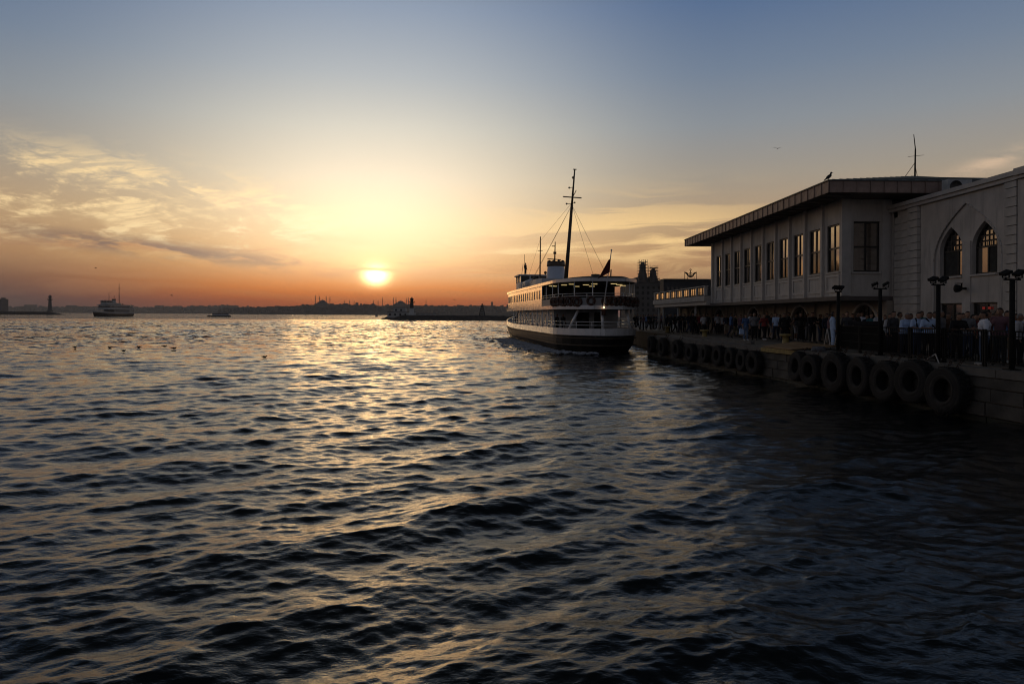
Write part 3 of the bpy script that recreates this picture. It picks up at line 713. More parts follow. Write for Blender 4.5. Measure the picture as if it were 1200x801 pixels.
tyres = [(21.5, 1.45, 'ragged tyre fender nearest the camera end, weed hanging from its rim'), (22.95, 1.42, 'second big tyre fender from the near end of the quay wall'),
         (24.4, 1.40, 'third big tyre fender from the near end, below the second floodlight post'), (25.85, 1.44, 'fourth big tyre fender, below the mesh covered railing'),
         (27.4, 1.56, 'largest tyre fender of the near row, fifth along the wall'), (29.3, 1.30, 'smaller tyre fender, last but one of the near row'),
         (30.4, 1.28, 'smaller tyre fender at the far end of the near row, beside the yellow ledge'),
         (34.6, 1.18, 'first tyre fender beyond the yellow ledge'), (35.9, 1.12, 'second tyre fender beyond the yellow ledge'), (37.4, 1.1, 'third tyre fender beyond the yellow ledge'),
         (39.0, 1.15, 'fourth tyre fender beyond the yellow ledge'), (40.9, 1.05, 'fifth tyre fender beyond the yellow ledge'), (43.2, 1.12, 'sixth tyre fender beyond the yellow ledge'),
         (45.6, 1.2, 'seventh tyre fender beyond the yellow ledge'), (48.4, 1.25, 'eighth tyre fender beyond the yellow ledge, in the dark by the ferry'), (51.0, 1.2, 'farthest tyre fender on the quay wall, closest to the ferry stern')]
for i, (Y, D_, lab) in enumerate(tyres):
    o = tp if i == 0 else copy_tree(tp)
    s_ = D_/1.45; o.scale = (s_*random.uniform(0.9,1.05), s_, s_)
    o.location = (qx(Y)-0.17-0.25*s_-0.03, Y, 0.84+random.uniform(-0.12,0.10)); o.rotation_euler = (random.uniform(-0.15,0.15), random.uniform(-0.03,0.10), R(5.7)+random.uniform(-0.10,0.10))
    tag(o, lab, 'tyre', 'tyre fenders hung along the quay wall')
# weed hanging off the near tyre
b = MB()
for i in range(60):
    a = random.uniform(-2.6,-0.6); y = 21.5+math.cos(a)*0.72; z = 0.86+math.sin(a)*0.72
    x = 13.65+random.uniform(-0.3,0.3); L = random.uniform(0.04,0.16)
    b.add([(x-.012,y,z),(x+.012,y+.01,z),(x+random.uniform(-.03,.03),y+random.uniform(-.05,.05),z-L)], [(0,1,2)])
tag(b.build('seaweed', M['weed']), 'ragged seaweed hanging from the nearest tyre fender', 'seaweed', kind='stuff')

# ------------------------------------------------------------------ quay furniture
FX = 14.92
def make_flood():
    r_ = empty('floodlight_post', (0,0,0))
    b = MB(); b.tube((0,0,0),(0,0,2.62),0.075,0.07,n=12); b.build('post', M['iron'], r_)
    b = MB(); b.box(-0.16,0.16,-0.16,0.16,0,0.03); b.build('base_plate', M['iron'], r_)
    b = MB(); b.box(-0.24,0.24,-0.03,0.03,2.62,2.67); b.build('cross_arm', M['iron'], r_)
    for s_ in (-1, 1):
        b = MB(); rot = Matrix.Rotation(R(-28), 3, 'X') @ Matrix.Rotation(R(0), 3, 'Y')
        vs = [Matrix.Rotation(R(-26 if s_ < 0 else -34), 3, 'Y') @ Matrix.Rotation(R(12), 3, 'X') @ Vector((x,y,z)) + Vector((s_*0.19, 0, 2.84)) for z in (-0.04,0.04) for y in (-0.12,0.12) for x in (-0.125,0.125)]
        b.add(vs, [(0,2,3,1),(4,5,7,6),(0,1,5,4),(2,6,7,3),(0,4,6,2),(1,3,7,5)])
        lh = b.build('lamp_head', M['iron'], r_)
        b = MB(); b.box(s_*0.19-0.11,s_*0.19+0.11,-0.015,0.015,2.69,2.715); b.box(s_*0.19-0.11,s_*0.19-0.085,-0.015,0.015,2.715,2.82); b.box(s_*0.19+0.085,s_*0.19+0.11,-0.015,0.015,2.715,2.82); b.box(s_*0.19-0.015,s_*0.19+0.015,-0.015,0.015,2.66,2.69)
        b.build('bracket', M['iron'], r_)
    return r_
fp = make_flood()
for i, (Y, X, lab, rz) in enumerate([(20.0,14.9,'black post with twin floodlights at the right edge of the railing',0.0), (23.45,14.93,'black post with twin floodlights in front of the left pointed window',0.12),
         (27.1,14.95,'black post with steeply tilted floodlights before the round arch entrance',-0.5), (30.6,15.0,'black floodlight post farthest along the quay, at the end of the mesh railing',0.6)]):
    o = fp if i == 0 else copy_tree(fp)
    o.location = (X,Y,QZ); o.rotation_euler = (0,0,rz); tag(o, lab, 'floodlight', 'floodlight posts along the quay')
def rail_section(ya, yb, x, lab, solid=False):
    r_ = empty('railing_section', (x,(ya+yb)/2,QZ), lab, 'railing', 'iron railing sections along the quay')
    zt = QZ+1.14
    for nm, y in (('post',ya+0.03),('post',yb-0.03)):
        b = MB(); b.box(x-0.03,x+0.03,y-0.03,y+0.03,QZ,zt+0.03); b.build(nm, M['iron'], r_)
    b = MB(); b.box(x-0.025,x+0.025,ya+0.06,yb-0.06,zt-0.04,zt); b.build('top_rail', M['iron'], r_)
    b = MB(); b.box(x-0.02,x+0.02,ya+0.06,yb-0.06,QZ+0.12,QZ+0.16); b.build('bottom_rail', M['iron'], r_)
    if solid:
        for z in (0.45, 0.8):
            b = MB(); b.box(x-0.015,x+0.015,ya+0.06,yb-0.06,QZ+z,QZ+z+0.03); b.build('middle_rail', M['iron'], r_)
        b = MB(); b.box(x+0.018,x+0.022,ya+0.06,yb-0.06,QZ+0.161,zt-0.041); b.build('mesh_sheet', M['mesh'], r_)
    else:
        b = MB(); b.box(x-0.015,x+0.015,ya+0.06,yb-0.06,zt-0.19,zt-0.165); b.build('middle_rail', M['iron'], r_)
        nb = int((yb-ya)/0.125); proto = None
        for i in range(1, nb):
            y = ya+(yb-ya)*i/nb
            if proto is None:
                bb = MB(); bb.tube((x,y,QZ+0.16),(x,y,zt-0.04),0.014,n=6); proto = bb.build('bar', M['iron'], r_)
            else: inst(proto, (x,y,wl(proto).z), r_)
seg = [(30.5,28.8,1),(28.8,27.2,1),(27.2,25.25,0),(25.25,23.3,0),(23.3,21.35,0),(21.35,19.4,0),(19.4,17.4,0),(17.4,15.4,0)]
lb_ = ['mesh covered railing section at its far end, beside the farthest floodlight post','mesh covered railing section next to the open barred ones','barred railing section adjoining the mesh covered part',
       'barred railing section before three men in pale blue shirts','barred railing section before the man in black, between two floodlight posts','barred railing section before the man in a pale blue tee','barred railing section at the right edge of the picture','nearest railing section, past the right edge']
for (a, c, s_), l_ in zip(seg, lb_): rail_section(c+0.02, a-0.02, 15.05, l_, bool(s_))
# mooring bollards
def bollard(x, y, lab):
    r_ = empty('mooring_bollard', (x,y,QZ), lab, 'bollard', 'mooring bollards on the quay')
    b = MB(); b.lathe((x,y,QZ), [(0.26,0),(0.26,0.05),(0.17,0.09),(0.155,0.42),(0.2,0.46)], 18); b.build('stem', M['yellow'], r_)
    b = MB(); b.lathe((x,y,QZ), [(0.0,0.60),(0.24,0.59),(0.31,0.54),(0.30,0.47),(0.2,0.462)], 18); b.build('cap', M['yellow'], r_)
bollard(15.3,37.0,'worn yellow mooring bollard beside the rusty boarding ramp'); bollard(14.0,47.5,'small dark yellow mooring bollard near the ferry'); bollard(14.9,62,'mooring bollard half hidden behind the ferry stern')
# boarding ramp, its yellow edge, low raised kerb
r_ = empty('boarding_ramp', (14.0,33,QZ), 'rusty brown boarding plate with worn yellow edge lying over the quay lip', 'ramp')
b = MB(); b.prism([(13.1,31.0,QZ+0.01),(13.0,34.2,QZ+0.01),(15.6,36.5,QZ+0.16),(15.6,31.6,QZ+0.16)], (0,0,0.04)); b.build('plate', M['ramp'], r_)
b = MB(); b.prism([(qx(31)-0.28,31.0,1.33),(qx(34.2)-0.28,34.2,1.33),(qx(34.2)-0.16,34.2,1.33),(qx(31)-0.16,31.0,1.33)], (0,0,0.20)); b.build('edge_beam', M['yellow'], r_)
for k in range(4):
    y = 31.4+k*0.8
    b = MB(); b.box(13.3,15.4,y,y+0.05,QZ+0.16,QZ+0.20) if False else b.tube((13.3,y,QZ+0.055),(15.5,y+0.15,QZ+0.20),0.015,n=5); b.build('cleat', M['ramp'], r_)
b = MB(); b.prism([(13.6,37.5,QZ),(13.1,50,QZ),(13.3,50,QZ),(13.8,37.5,QZ)], (0,0,0.14)); tag(b.build('low_kerb', M['concrete']), 'low concrete kerb along the walkway before the far tyre fenders', 'kerb')
# rope bundle and tarpaulin on the quay lip
def rope(pts, r, name, lab, m_='canvas'):
    b = MB()
    for p, q in zip(pts[:-1], pts[1:]): b.tube(p, q, r, n=7)
    tag(b.build(name, M[m_]), lab, 'rope' if 'rope' in name else 'tube')
b = MB()
for k in range(4): b.torus((13.95,30.2,QZ+0.04+k*0.05), 0.30-0.02*k, 0.03, 26, 6, 'z')
tag(b.build('coiled_rope', mat('old_rope',(0.16,0.16,0.17),0.95,0.3,9,0.8,40)), 'coil of grey rope on the quay lip above the largest tyre', 'rope')
rope([(14.3,22.4,QZ+0.02),(14.5,22.9,QZ+0.30),(14.35,23.3,QZ+0.03),(14.6,24.0,QZ+0.02)], 0.02, 'hose', 'pale hose looping over the coping by the floodlight post', 'trim')
k_ = empty('kiosk', (17.1,30.5,QZ), 'low dark stall with canvas cover behind the mesh covered railing', 'stall')
b = MB(); b.box(16.4,17.9,29.2,31.9,QZ,QZ+1.15); b.build('stall_body', M['mesh'], k_)
b = MB(); b.prism([(16.2,29.0,QZ+1.152),(16.2,32.1,QZ+1.152),(17.1,32.1,QZ+1.45),(18.1,32.1,QZ+1.152),(18.1,29.0,QZ+1.152)][0:2]+[(18.1,32.1,QZ+1.152),(18.1,29.0,QZ+1.152)], (0,0,0.18)); b.build('canvas_cover', M['canvas'], k_)
# trestle beside the ramp
tr = empty('trestle_sign', (15.6,32.4,QZ), 'pale folding trestle standing behind the rope coil', 'trestle')
for s_ in (-0.25, 0.25):
    b = MB(); b.tube((15.6+s_,32.0,QZ),(15.6+s_,32.35,QZ+0.95),0.02,n=6); b.build('leg', M['trim'], tr)
    b = MB(); b.tube((15.6+s_,32.7,QZ),(15.6+s_,32.38,QZ+0.95),0.02,n=6); b.build('leg', M['trim'], tr)
b = MB(); b.tube((15.35,32.1,QZ+0.3),(15.85,32.1,QZ+0.3),0.015,n=6); b.build('rung', M['trim'], tr)

# ------------------------------------------------------------------ people
def seg_body(J):
    """J: dict of joints -> list of (p,q,r0,r1,label)"""
    S = []
    A = S.append
    for s_, h in (('l',-1),('r',1)):
        A((J['hip'+s_], J['knee'+s_], 0.088, 0.058, 'leg')); A((J['knee'+s_], J['ank'+s_], 0.056, 0.038, 'leg'))
        A((J['ank'+s_], J['toe'+s_], 0.042, 0.033, 'foot'))
        A((J['sh'+s_], J['elb'+s_], 0.056, 0.042, 'uarm')); A((J['elb'+s_], J['wri'+s_], 0.041, 0.026, 'farm'))
    A((J['hipl'], J['hipr'], 0.105, 0.105, 'pelvis')); A((J['pel'], J['waist'], 0.125, 0.118, 'pelvis'))
    A((J['waist'], J['chest'], 0.118, 0.135, 'torso')); A((J['shl'], J['shr'], 0.062, 0.062, 'torso'))
    c = Vector(J['chest']); A((c+Vector((-0.07,0,0.02)), c+Vector((0.07,0,0.02)), 0.125, 0.125, 'torso'))
    A((J['chest'], J['neck'], 0.10, 0.060, 'torso')); A((J['neck'], J['head'], 0.055, 0.055, 'neck'))
    return S
def base_pose():
    J = {'pel':(0,0,0.94),'waist':(0,0.0,1.08),'chest':(0,0.01,1.29),'neck':(0,0.015,1.48),'head':(0,-0.012,1.60)}
    for s_, h in (('l',-1),('r',1)):
        J['hip'+s_]=(h*0.085,0,0.90); J['knee'+s_]=(h*0.10,-0.02,0.49); J['ank'+s_]=(h*0.11,0.01,0.085); J['toe'+s_]=(h*0.13,-0.15,0.04)
        J['sh'+s_]=(h*0.175,0.01,1.40); J['elb'+s_]=(h*0.235,0.03,1.12); J['wri'+s_]=(h*0.235,-0.06,0.88)
    return J
def pose(k):
    J = base_pose()
    if k == 'arms_crossed':
        J['elbl']=(-0.25,-0.03,1.13); J['wril']=(0.03,-0.21,1.18); J['elbr']=(0.25,-0.03,1.13); J['wrir']=(-0.05,-0.23,1.14)
    if k == 'walking':
        J['kneel']=(-0.09,-0.17,0.52); J['ankl']=(-0.10,-0.24,0.12); J['toel']=(-0.11,-0.40,0.09)
        J['kneer']=(0.09,0.03,0.49); J['ankr']=(0.10,0.27,0.15); J['toer']=(0.11,0.16,0.04)
        J['elbl']=(-0.24,0.10,1.13); J['wril']=(-0.25,0.08,0.89); J['elbr']=(0.24,-0.06,1.13); J['wrir']=(0.22,-0.22,0.97)
    if k == 'leaning':
        J['chest']=(0,-0.07,1.27); J['neck']=(0,-0.10,1.46); J['head']=(0,-0.14,1.57)
        for s_, h in (('l',-1),('r',1)):
            J['sh'+s_]=(h*0.175,-0.09,1.38); J['elb'+s_]=(h*0.26,-0.13,1.12); J['wri'+s_]=(h*0.13,-0.34,1.12)
    if k == 'phone':
        J['elbr']=(0.24,-0.03,1.14); J['wrir']=(0.14,-0.24,1.24); J['head']=(0,-0.03,1.595)
    if k == 'reaching':
        J['elbl']=(-0.42,-0.06,1.28); J['wril']=(-0.62,-0.14,1.12); J['elbr']=(0.38,-0.02,1.22); J['wrir']=(0.50,-0.12,1.02)
        J['kneel']=(-0.14,-0.06,0.50); J['ankl']=(-0.20,-0.02,0.085); J['toel']=(-0.24,-0.17,0.04)
    return J
def hand(b, w_, e_, curl=0.5):
    w_, e_ = Vector(w_), Vector(e_); d = (w_-e_).normalized(); side = d.cross(Vector((0,1,0.2))).normalized(); nrm = d.cross(side).normalized()
    palm = w_+d*0.055; b.ball(palm, 0.022, 0.03, 0.045, 10, 6, rot=Matrix((nrm, side, d)).transposed())
    fd = (d*math.cos(curl)+nrm*math.sin(curl)).normalized(); fd2 = (d*math.cos(curl*2.2)+nrm*math.sin(curl*2.2)).normalized()
    for i, L in enumerate((0.042,0.048,0.045,0.035)):
        p = palm+d*0.034+side*(0.033-0.022*i); q = p+fd*L; b.capsule(p,q,0.0105,0.0095,8); b.capsule(q,q+fd2*L*0.7,0.0095,0.0085,8)
    p = palm+side*0.03-d*0.02; b.capsule(p, p+(d*0.7+side*0.8).normalized()*0.045, 0.012, 0.0105, 8)
def make_body(kind):
    J = pose(kind); S = seg_body(J); b = MB()
    for p, q, r0, r1, lab in S: b.capsule(p, q, r0, r1, 12)
    for s_ in 'lr': hand(b, J['wri'+s_], J['elb'+s_])
    h = Vector(J['head'])+Vector((0,0,0.02)); b.ball(h, 0.076, 0.094, 0.115, 16, 12); b.ball(h+Vector((0,-0.035,-0.065)), 0.052, 0.055, 0.05, 12, 8)
    b.ball(h+Vector((0,-0.098,-0.018)), 0.013, 0.018, 0.026, 8, 6); b.ball(h+Vector((0,-0.088,-0.055)), 0.024, 0.010, 0.008, 8, 6); b.ball(h+Vector((0,-0.082,0.022)), 0.05, 0.014, 0.011, 8, 6)
    for s_ in (-1, 1): b.ball(h+Vector((s_*0.078,0.005,-0.012)), 0.010, 0.020, 0.032, 8, 6)
    me = bpy.data.meshes.new('tmp'); me.from_pydata(b.v, [], b.f); o = bpy.data.objects.new('tmp', me); COL.objects.link(o)
    md = o.modifiers.new('r', 'REMESH'); md.mode = 'VOXEL'; md.voxel_size = 0.0115; md.use_smooth_shade = True
    ms = o.modifiers.new('s', 'SMOOTH'); ms.iterations = 2; ms.factor = 0.5
    dg = bpy.context.evaluated_depsgraph_get(); ev = o.evaluated_get(dg); m2 = bpy.data.meshes.new_from_object(ev)
    bpy.data.objects.remove(o); bpy.data.meshes.remove(me); m2.name = 'person_'+kind
    n = len(m2.vertices); co = np.empty(n*3); m2.vertices.foreach_get('co', co); co = co.reshape(-1,3)
    nn = np.empty(n*3); m2.vertices.foreach_get('normal', nn); nn = nn.reshape(-1,3)
    best = np.full(n, 1e9); lab_i = np.zeros(n, dtype=int); labs = ['leg','foot','uarm','farm','pelvis','torso','neck','head','hand']
    def upd(p, q, r, l):
        p, q = np.array(p), np.array(q); d = q-p; t = np.clip(((co-p)@d)/max(d@d,1e-9), 0, 1)
        rr = r[0]+(r[1]-r[0])*t; dist = np.linalg.norm(co-(p+t[:,None]*d), axis=1)-rr
        mk = dist < best; best[mk] = dist[mk]; lab_i[mk] = labs.index(l)
    for p, q, r0, r1, l in S: upd(p, q, (r0,r1), l)
    upd(h, h+Vector((0,0,0.02)), (0.085,0.085), 'head')
    for s_ in 'lr':
        w_, e_ = Vector(J['wri'+s_]), Vector(J['elb'+s_]); d = (w_-e_).normalized(); upd(w_+d*0.03, w_+d*0.14, (0.04,0.035), 'hand')
    fs = [tuple(p.vertices) for p in m2.polygons]
    def shell(name, mask, off):
        ff = [f for f in fs if all(mask[i] for i in f)]
        if not ff: return None
        used = sorted({i for f in ff for i in f}); mp = {v: k for k, v in enumerate(used)}
        me2 = bpy.data.meshes.new(name); me2.from_pydata([tuple(co[i]+nn[i]*off) for i in used], [], [tuple(mp[i] for i in f) for f in ff])
        me2.polygons.foreach_set('use_smooth', [True]*len(ff)); me2.materials.append(M['hair']); return me2
    L = lambda *a: np.isin(lab_i, [labs.index(x) for x in a])
    z = co[:,2]
    out = {'body': m2}; m2.materials.clear(); m2.materials.append(M['skin'])
    out['tee'] = shell('tee', L('torso','uarm') | (L('pelvis') & (z > 0.93)), 0.016)
    out['shirt'] = shell('shirt', L('torso','uarm','farm') | (L('pelvis') & (z > 0.90)), 0.014)
    out['trousers'] = shell('trousers', (L('leg') | (L('pelvis') & (z < 1.0))), 0.012)
    out['shorts'] = shell('shorts', (L('leg') & (z > 0.46)) | (L('pelvis') & (z < 1.0)), 0.014)
    out['shoes'] = shell('shoes', L('foot') , 0.010)
    hy = co[:,1]-h.y; hz = z-h.z
    out['hair'] = shell('hair', L('head') & ((hz > 0.045+hy*-0.3) | ((hy > 0.02) & (hz > -0.05))), 0.011)
    out['long_hair'] = shell('long_hair', (L('head') & ((hz > 0.045+hy*-0.3) | (hy > 0.0))) | (L('neck') & (hy > 0.0)), 0.018)
    return out
BOD = {k: make_body(k) for k in ('standing','arms_crossed','walking','leaning','phone','reaching')}
def setm(o, m_): o.material_slots[0].link = 'OBJECT'; o.material_slots[0].material = m_
def person(x, y, rz, k, top, tc_, bot, bc, lab, group, h=1.72, hair='hair', hm='hair', sk='skin', shoe='shoe', fat=1.0, z=QZ):
    B = BOD[k]; o = bpy.data.objects.new('person', B['body']); COL.objects.link(o); setm(o, M[sk])
    s_ = h/1.735; o.location = (x,y,z+0.003); o.rotation_euler = (0,0,rz); o.scale = (s_*fat, s_*fat, s_); tag(o, lab, 'person', group)
    for nm, me, m_ in ((('t_shirt' if top == 'tee' else 'shirt'), B[top], CM[tc_]), (bot, B[bot], CM[bc]), ('shoes', B['shoes'], M[shoe]), ('hair', B[hair], M[hm])):
        if me is None: continue
        c = bpy.data.objects.new(nm, me); COL.objects.link(c); setm(c, m_); c.parent = o
    return o
G1, G2, G3 = 'people waiting behind the quay railing', 'people walking along the terminal front', 'people on the far quay beyond the ferry stern'
def at(px, D): return (px-590)/800*D
P_ = [ # px, D, rot, pose, top, colour, bottom, colour, label, fat, extras
 (1047,27.0,0.3,'standing','tee','dark grey','trousers','black','tall man in dark grey tee beside the round arch entrance',1.0,{}),
 (1054,28.2,1.2,'standing','shirt','beige','trousers','brown','person in beige shirt half hidden behind a pale blue shirt',1.0,{}),
 (1060,26.3,0.2,'leaning','shirt','pale blue','trousers','navy','broad man in pale blue shirt, first of the three pale blue men at the railing',1.1,{'hm':'hairg'}),
 (1074,25.8,0.0,'leaning','tee','pale blue','trousers','jeans','man in pale blue tee with backpack straps, middle of the three pale blue men',1.05,{'bag':1}),
 (1087,25.3,-0.1,'leaning','tee','pale blue','trousers','black','man in pale blue tee with a dark strap across his chest',1.12,{'strap':1}),
 (1103,25.6,0.5,'standing','shirt','grey','trousers','dark grey','grey haired man in grey shirt just right of the second floodlight post',1.0,{'hm':'hairg'}),
 (1111,27.0,0.2,'phone','tee','brown','trousers','jeans','person in brown tee looking at a phone beside the doorway',0.95,{}),
 (1121,23.8,0.0,'leaning','tee','black','trousers','black','bearded man in black tee leaning on the railing',1.15,{}),
 (1134,24.8,-0.4,'standing','tee','grey','trousers','jeans','person in grey tee between the man in black and the pale blue tee',1.0,{}),
 (1140,25.8,0.9,'walking','shirt','pale blue','trousers','navy','person in pale blue shirt behind the large man in a white blue tee',1.0,{}),
 (1149,21.9,-1.9,'arms_crossed','tee','white','trousers','faded jeans','large man in white tee and faded jeans with folded arms, seen from the side',1.2,{'shoe':'shoew'}),
 (1156,23.6,0.3,'standing','tee','dark grey','trousers','black','person in dark grey just behind the large man in white tee',1.0,{}),
 (1164,25.0,0.0,'standing','shirt','olive','trousers','brown','person in olive shirt, only the head showing left of the mauve shirt',1.0,{}),
 (1172,22.0,-0.9,'standing','shirt','mauve','trousers','dark grey','tall dark haired man in mauve shirt looking right',1.06,{'h':1.84}),
 (1180,23.0,0.2,'standing','tee','blue','shorts','beige','person in blue tee and beige shorts by the last floodlight post',1.0,{'shoe':'shoew'}),
 (1195,21.4,0.7,'standing','shirt','light grey','trousers','black','grey haired person in light grey shirt at the right edge of the picture',1.0,{'hm':'hairg'}),
 (1206,20.8,0.1,'leaning','tee','navy','trousers','black','person in navy tee just past the right edge',1.0,{}),
 (841,57.0,0.2,'standing','tee','light grey','trousers','black','person in light grey tee and black trousers before the terrace wing',1.0,{}),
 (836,60.0,1.6,'walking','shirt','dark grey','trousers','black','person in dark grey walking past the terrace columns',1.0,{}),
 (857,49.0,1.5,'walking','shirt','blue','trousers','navy','person in blue shirt walking half behind the man in black',1.0,{}),
 (861.5,47.5,1.4,'walking','shirt','black','trousers','olive','man in black jacket and olive trousers walking left',1.05,{}),
 (874,42.5,0.1,'standing','tee','blue','trousers','faded jeans','woman in blue top and faded jeans carrying a pale blue bag',0.95,{'hair':'long_hair','carry':1,'shoe':'shoew'}),
 (884,43.5,-0.3,'standing','shirt','grey','trousers','black','man in grey shirt with black trousers left of the red shirt',1.08,{}),
 (890,46.0,0.8,'standing','tee','teal','trousers','black','person in teal tee behind the grey shirt',1.0,{}),
 (895.5,42.8,0.2,'walking','tee','red','trousers','black','man in red tee striding toward the camera',1.12,{'shoe':'shoew'}),
 (899,47.5,0.0,'standing','shirt','dark grey','trousers','black','tall person in dark grey behind the red tee',1.0,{'h':1.85}),
 (904,45.5,0.6,'walking','tee','navy','shorts','grey','person in navy tee and grey shorts right of the red tee',0.95,{}),
 (909.5,43.2,-0.7,'walking','tee','pale blue','trousers','navy','man in pale blue tee and navy trousers walking right',1.0,{}),
 (914,46.0,0.1,'standing','shirt','brown','trousers','jeans','person in brown shirt behind the yellow bollard',1.0,{}),
 (919,40.0,0.3,'standing','shirt','black','trousers','black','heavily built person in black right above the yellow bollard',1.3,{}),
 (924,43.0,0.9,'phone','shirt','dark grey','trousers','black','person in dark grey shirt right of the heavy figure in black',1.05,{'h':1.8}),
 (938.5,41.0,0.0,'reaching','tee','black','trousers','black','person in black with both arms held out from the sides',1.0,{}),
 (933,44.0,0.5,'standing','tee','grey','shorts','light grey','person in grey tee and light grey shorts before the second round arch',0.95,{'shoe':'shoew'}),
 (947,43.0,-0.4,'standing','shirt','dark grey','trousers','grey','person in dark grey shirt and grey trousers right of the outstretched arms',1.0,{}),
 (952,39.5,0.2,'arms_crossed','shirt','black','trousers','black','broad person in black with folded arms by the ramp',1.2,{}),
 (961,41.0,0.8,'phone','tee','dark grey','trousers','jeans','person in dark grey tee looking down at a phone',1.0,{}),
 (969,38.0,0.1,'standing','shirt','navy','trousers','black','person in navy shirt left of the woman in pale blue',1.0,{}),
 (972.5,36.5,1.1,'standing','tee','mauve','trousers','dark grey','person in mauve tee just behind the woman in pale blue',0.95,{}),
 (976,33.5,1.4,'standing','shirt','pale blue','trousers','pale blue','woman in pale blue top and pale blue trousers beside the farthest floodlight post',0.92,{'hair':'long_hair','shoe':'shoew'}),
 (988,35.0,0.4,'standing','tee','beige','trousers','brown','person in beige tee behind the mesh railing',1.0,{}),
 (993,33.5,-0.6,'standing','shirt','dark grey','trousers','black','dark haired person in dark grey at the left end of the stall',1.0,{}),
 (999,36.0,0.2,'standing','tee','black','trousers','jeans','person in black tee between stall and round arch',1.0,{}),
 (1005,34.0,0.7,'phone','shirt','black','trousers','black','person in black bending over a phone behind the stall',1.05,{}),
 (1016,34.5,0.1,'standing','shirt','navy','trousers','navy','person all in navy before the nearest round arch',1.0,{}),
 (1021,33.6,0.1,'walking','tee','teal','trousers','black','person in teal tee before the nearest round arch',0.95,{}),
 (1037,30.0,-0.2,'standing','tee','dark grey','trousers','black','shorter dark haired person right of the third floodlight post',0.95,{'h':1.62}),
 (1043,28.8,0.1,'standing','shirt','light grey','trousers','navy','person in light grey shirt at the left end of the railing crowd',1.0,{}),
 (1067,28.2,0.5,'standing','shirt','navy','trousers','black','person in navy shirt peering between the first two pale blue men',1.0,{}),
 (1080,27.6,-0.3,'standing','tee','teal','trousers','black','person in teal tee behind the man with backpack straps',1.0,{}),
 (1095,26.9,0.2,'phone','shirt','white','trousers','navy','person in white shirt mostly hidden by the second floodlight post',1.0,{}),
 (1128,25.9,0.6,'standing','shirt','light grey','trousers','jeans','person in light grey shirt just right of the bearded man in black',0.95,{}),
 (1145,24.9,-0.8,'walking','tee','red','trousers','black','person in red tee almost hidden behind the large man in white',1.0,{}),
 (1159,26.0,0.1,'standing','tee','white','trousers','black','person in white tee between the large man and the mauve shirt',1.0,{}),
 (1168,23.9,0.4,'standing','tee','pale blue','trousers','jeans','person in pale blue tee just left of the mauve shirt',1.0,{}),
 (1190,23.4,-0.2,'standing','tee','pale blue','trousers','navy','person in pale blue tee just right of the last floodlight post',1.05,{}),
 (1030,31.5,0.2,'standing','tee','light grey','trousers','black','person in light grey tee behind the third floodlight post',1.0,{}),
 (1010,35.2,-0.3,'standing','tee','white','trousers','jeans','person in white tee behind the middle of the stall',1.0,{}),
 (982,37.0,0.3,'standing','shirt','beige','trousers','black','person in beige shirt just right of the woman in pale blue',1.0,{}),
 (965,42.5,1.0,'walking','shirt','light grey','shorts','navy','person in light grey shirt and navy shorts left of the navy shirt',1.0,{}),
 (943,46.0,-0.5,'standing','tee','blue','trousers','black','person in blue tee behind the outstretched arms',1.0,{}),
 (928,46.5,0.2,'standing','tee','white','trousers','jeans','person in white tee left of the second round arch',1.0,{}),
 (879,47.0,0.9,'walking','tee','white','trousers','black','person in white tee between the blue top and the grey shirt',1.0,{}),
 (868,50.0,-0.9,'walking','shirt','mauve','trousers','jeans','person in mauve shirt behind the pale blue bag',1.0,{}),
 (851,54.0,0.3,'standing','tee','navy','shorts','beige','person in navy tee and beige shorts by the fourth arch',1.0,{}),
 (846,58.5,-0.2,'standing','shirt','white','trousers','black','person in white shirt before the fourth arch',1.0,{}),
 (807,61.0,0.8,'walking','tee','navy','trousers','jeans','person in navy tee between terrace column and bollard',1.0,{}),
 (820,58.0,0.1,'standing','tee','red','trousers','black','person in dark red tee left of the man in light grey',1.0,{}),
 (786,62.0,0.2,'standing','shirt','dark grey','trousers','black','person in dark grey under the end of the terrace',1.0,{}),
 (791,60.0,1.0,'walking','tee','black','trousers','black','person in black walking under the terrace end',1.0,{}),
 (797,61.0,0.1,'arms_crossed','shirt','black','trousers','navy','person with folded arms between the terrace columns',1.0,{}),
 (802,63.0,0.5,'standing','tee','dark grey','trousers','black','person in dark grey tee behind the terrace column',1.0,{}),
 (812,57.0,0.3,'walking','shirt','black','trousers','black','taller dark figure walking left of the small bollard',1.1,{'h':1.8}),
 (816,59.5,0.3,'standing','shirt','olive','trousers','black','person in olive shirt behind the small bollard',1.0,{}),
 (824.5,54.5,0.4,'standing','tee','light grey','trousers','black','man in light grey tee turned to his companion in black',1.1,{}),
 (829,55.5,-0.8,'standing','shirt','black','trousers','black','person in black beside the man in light grey tee',1.0,{}),
]
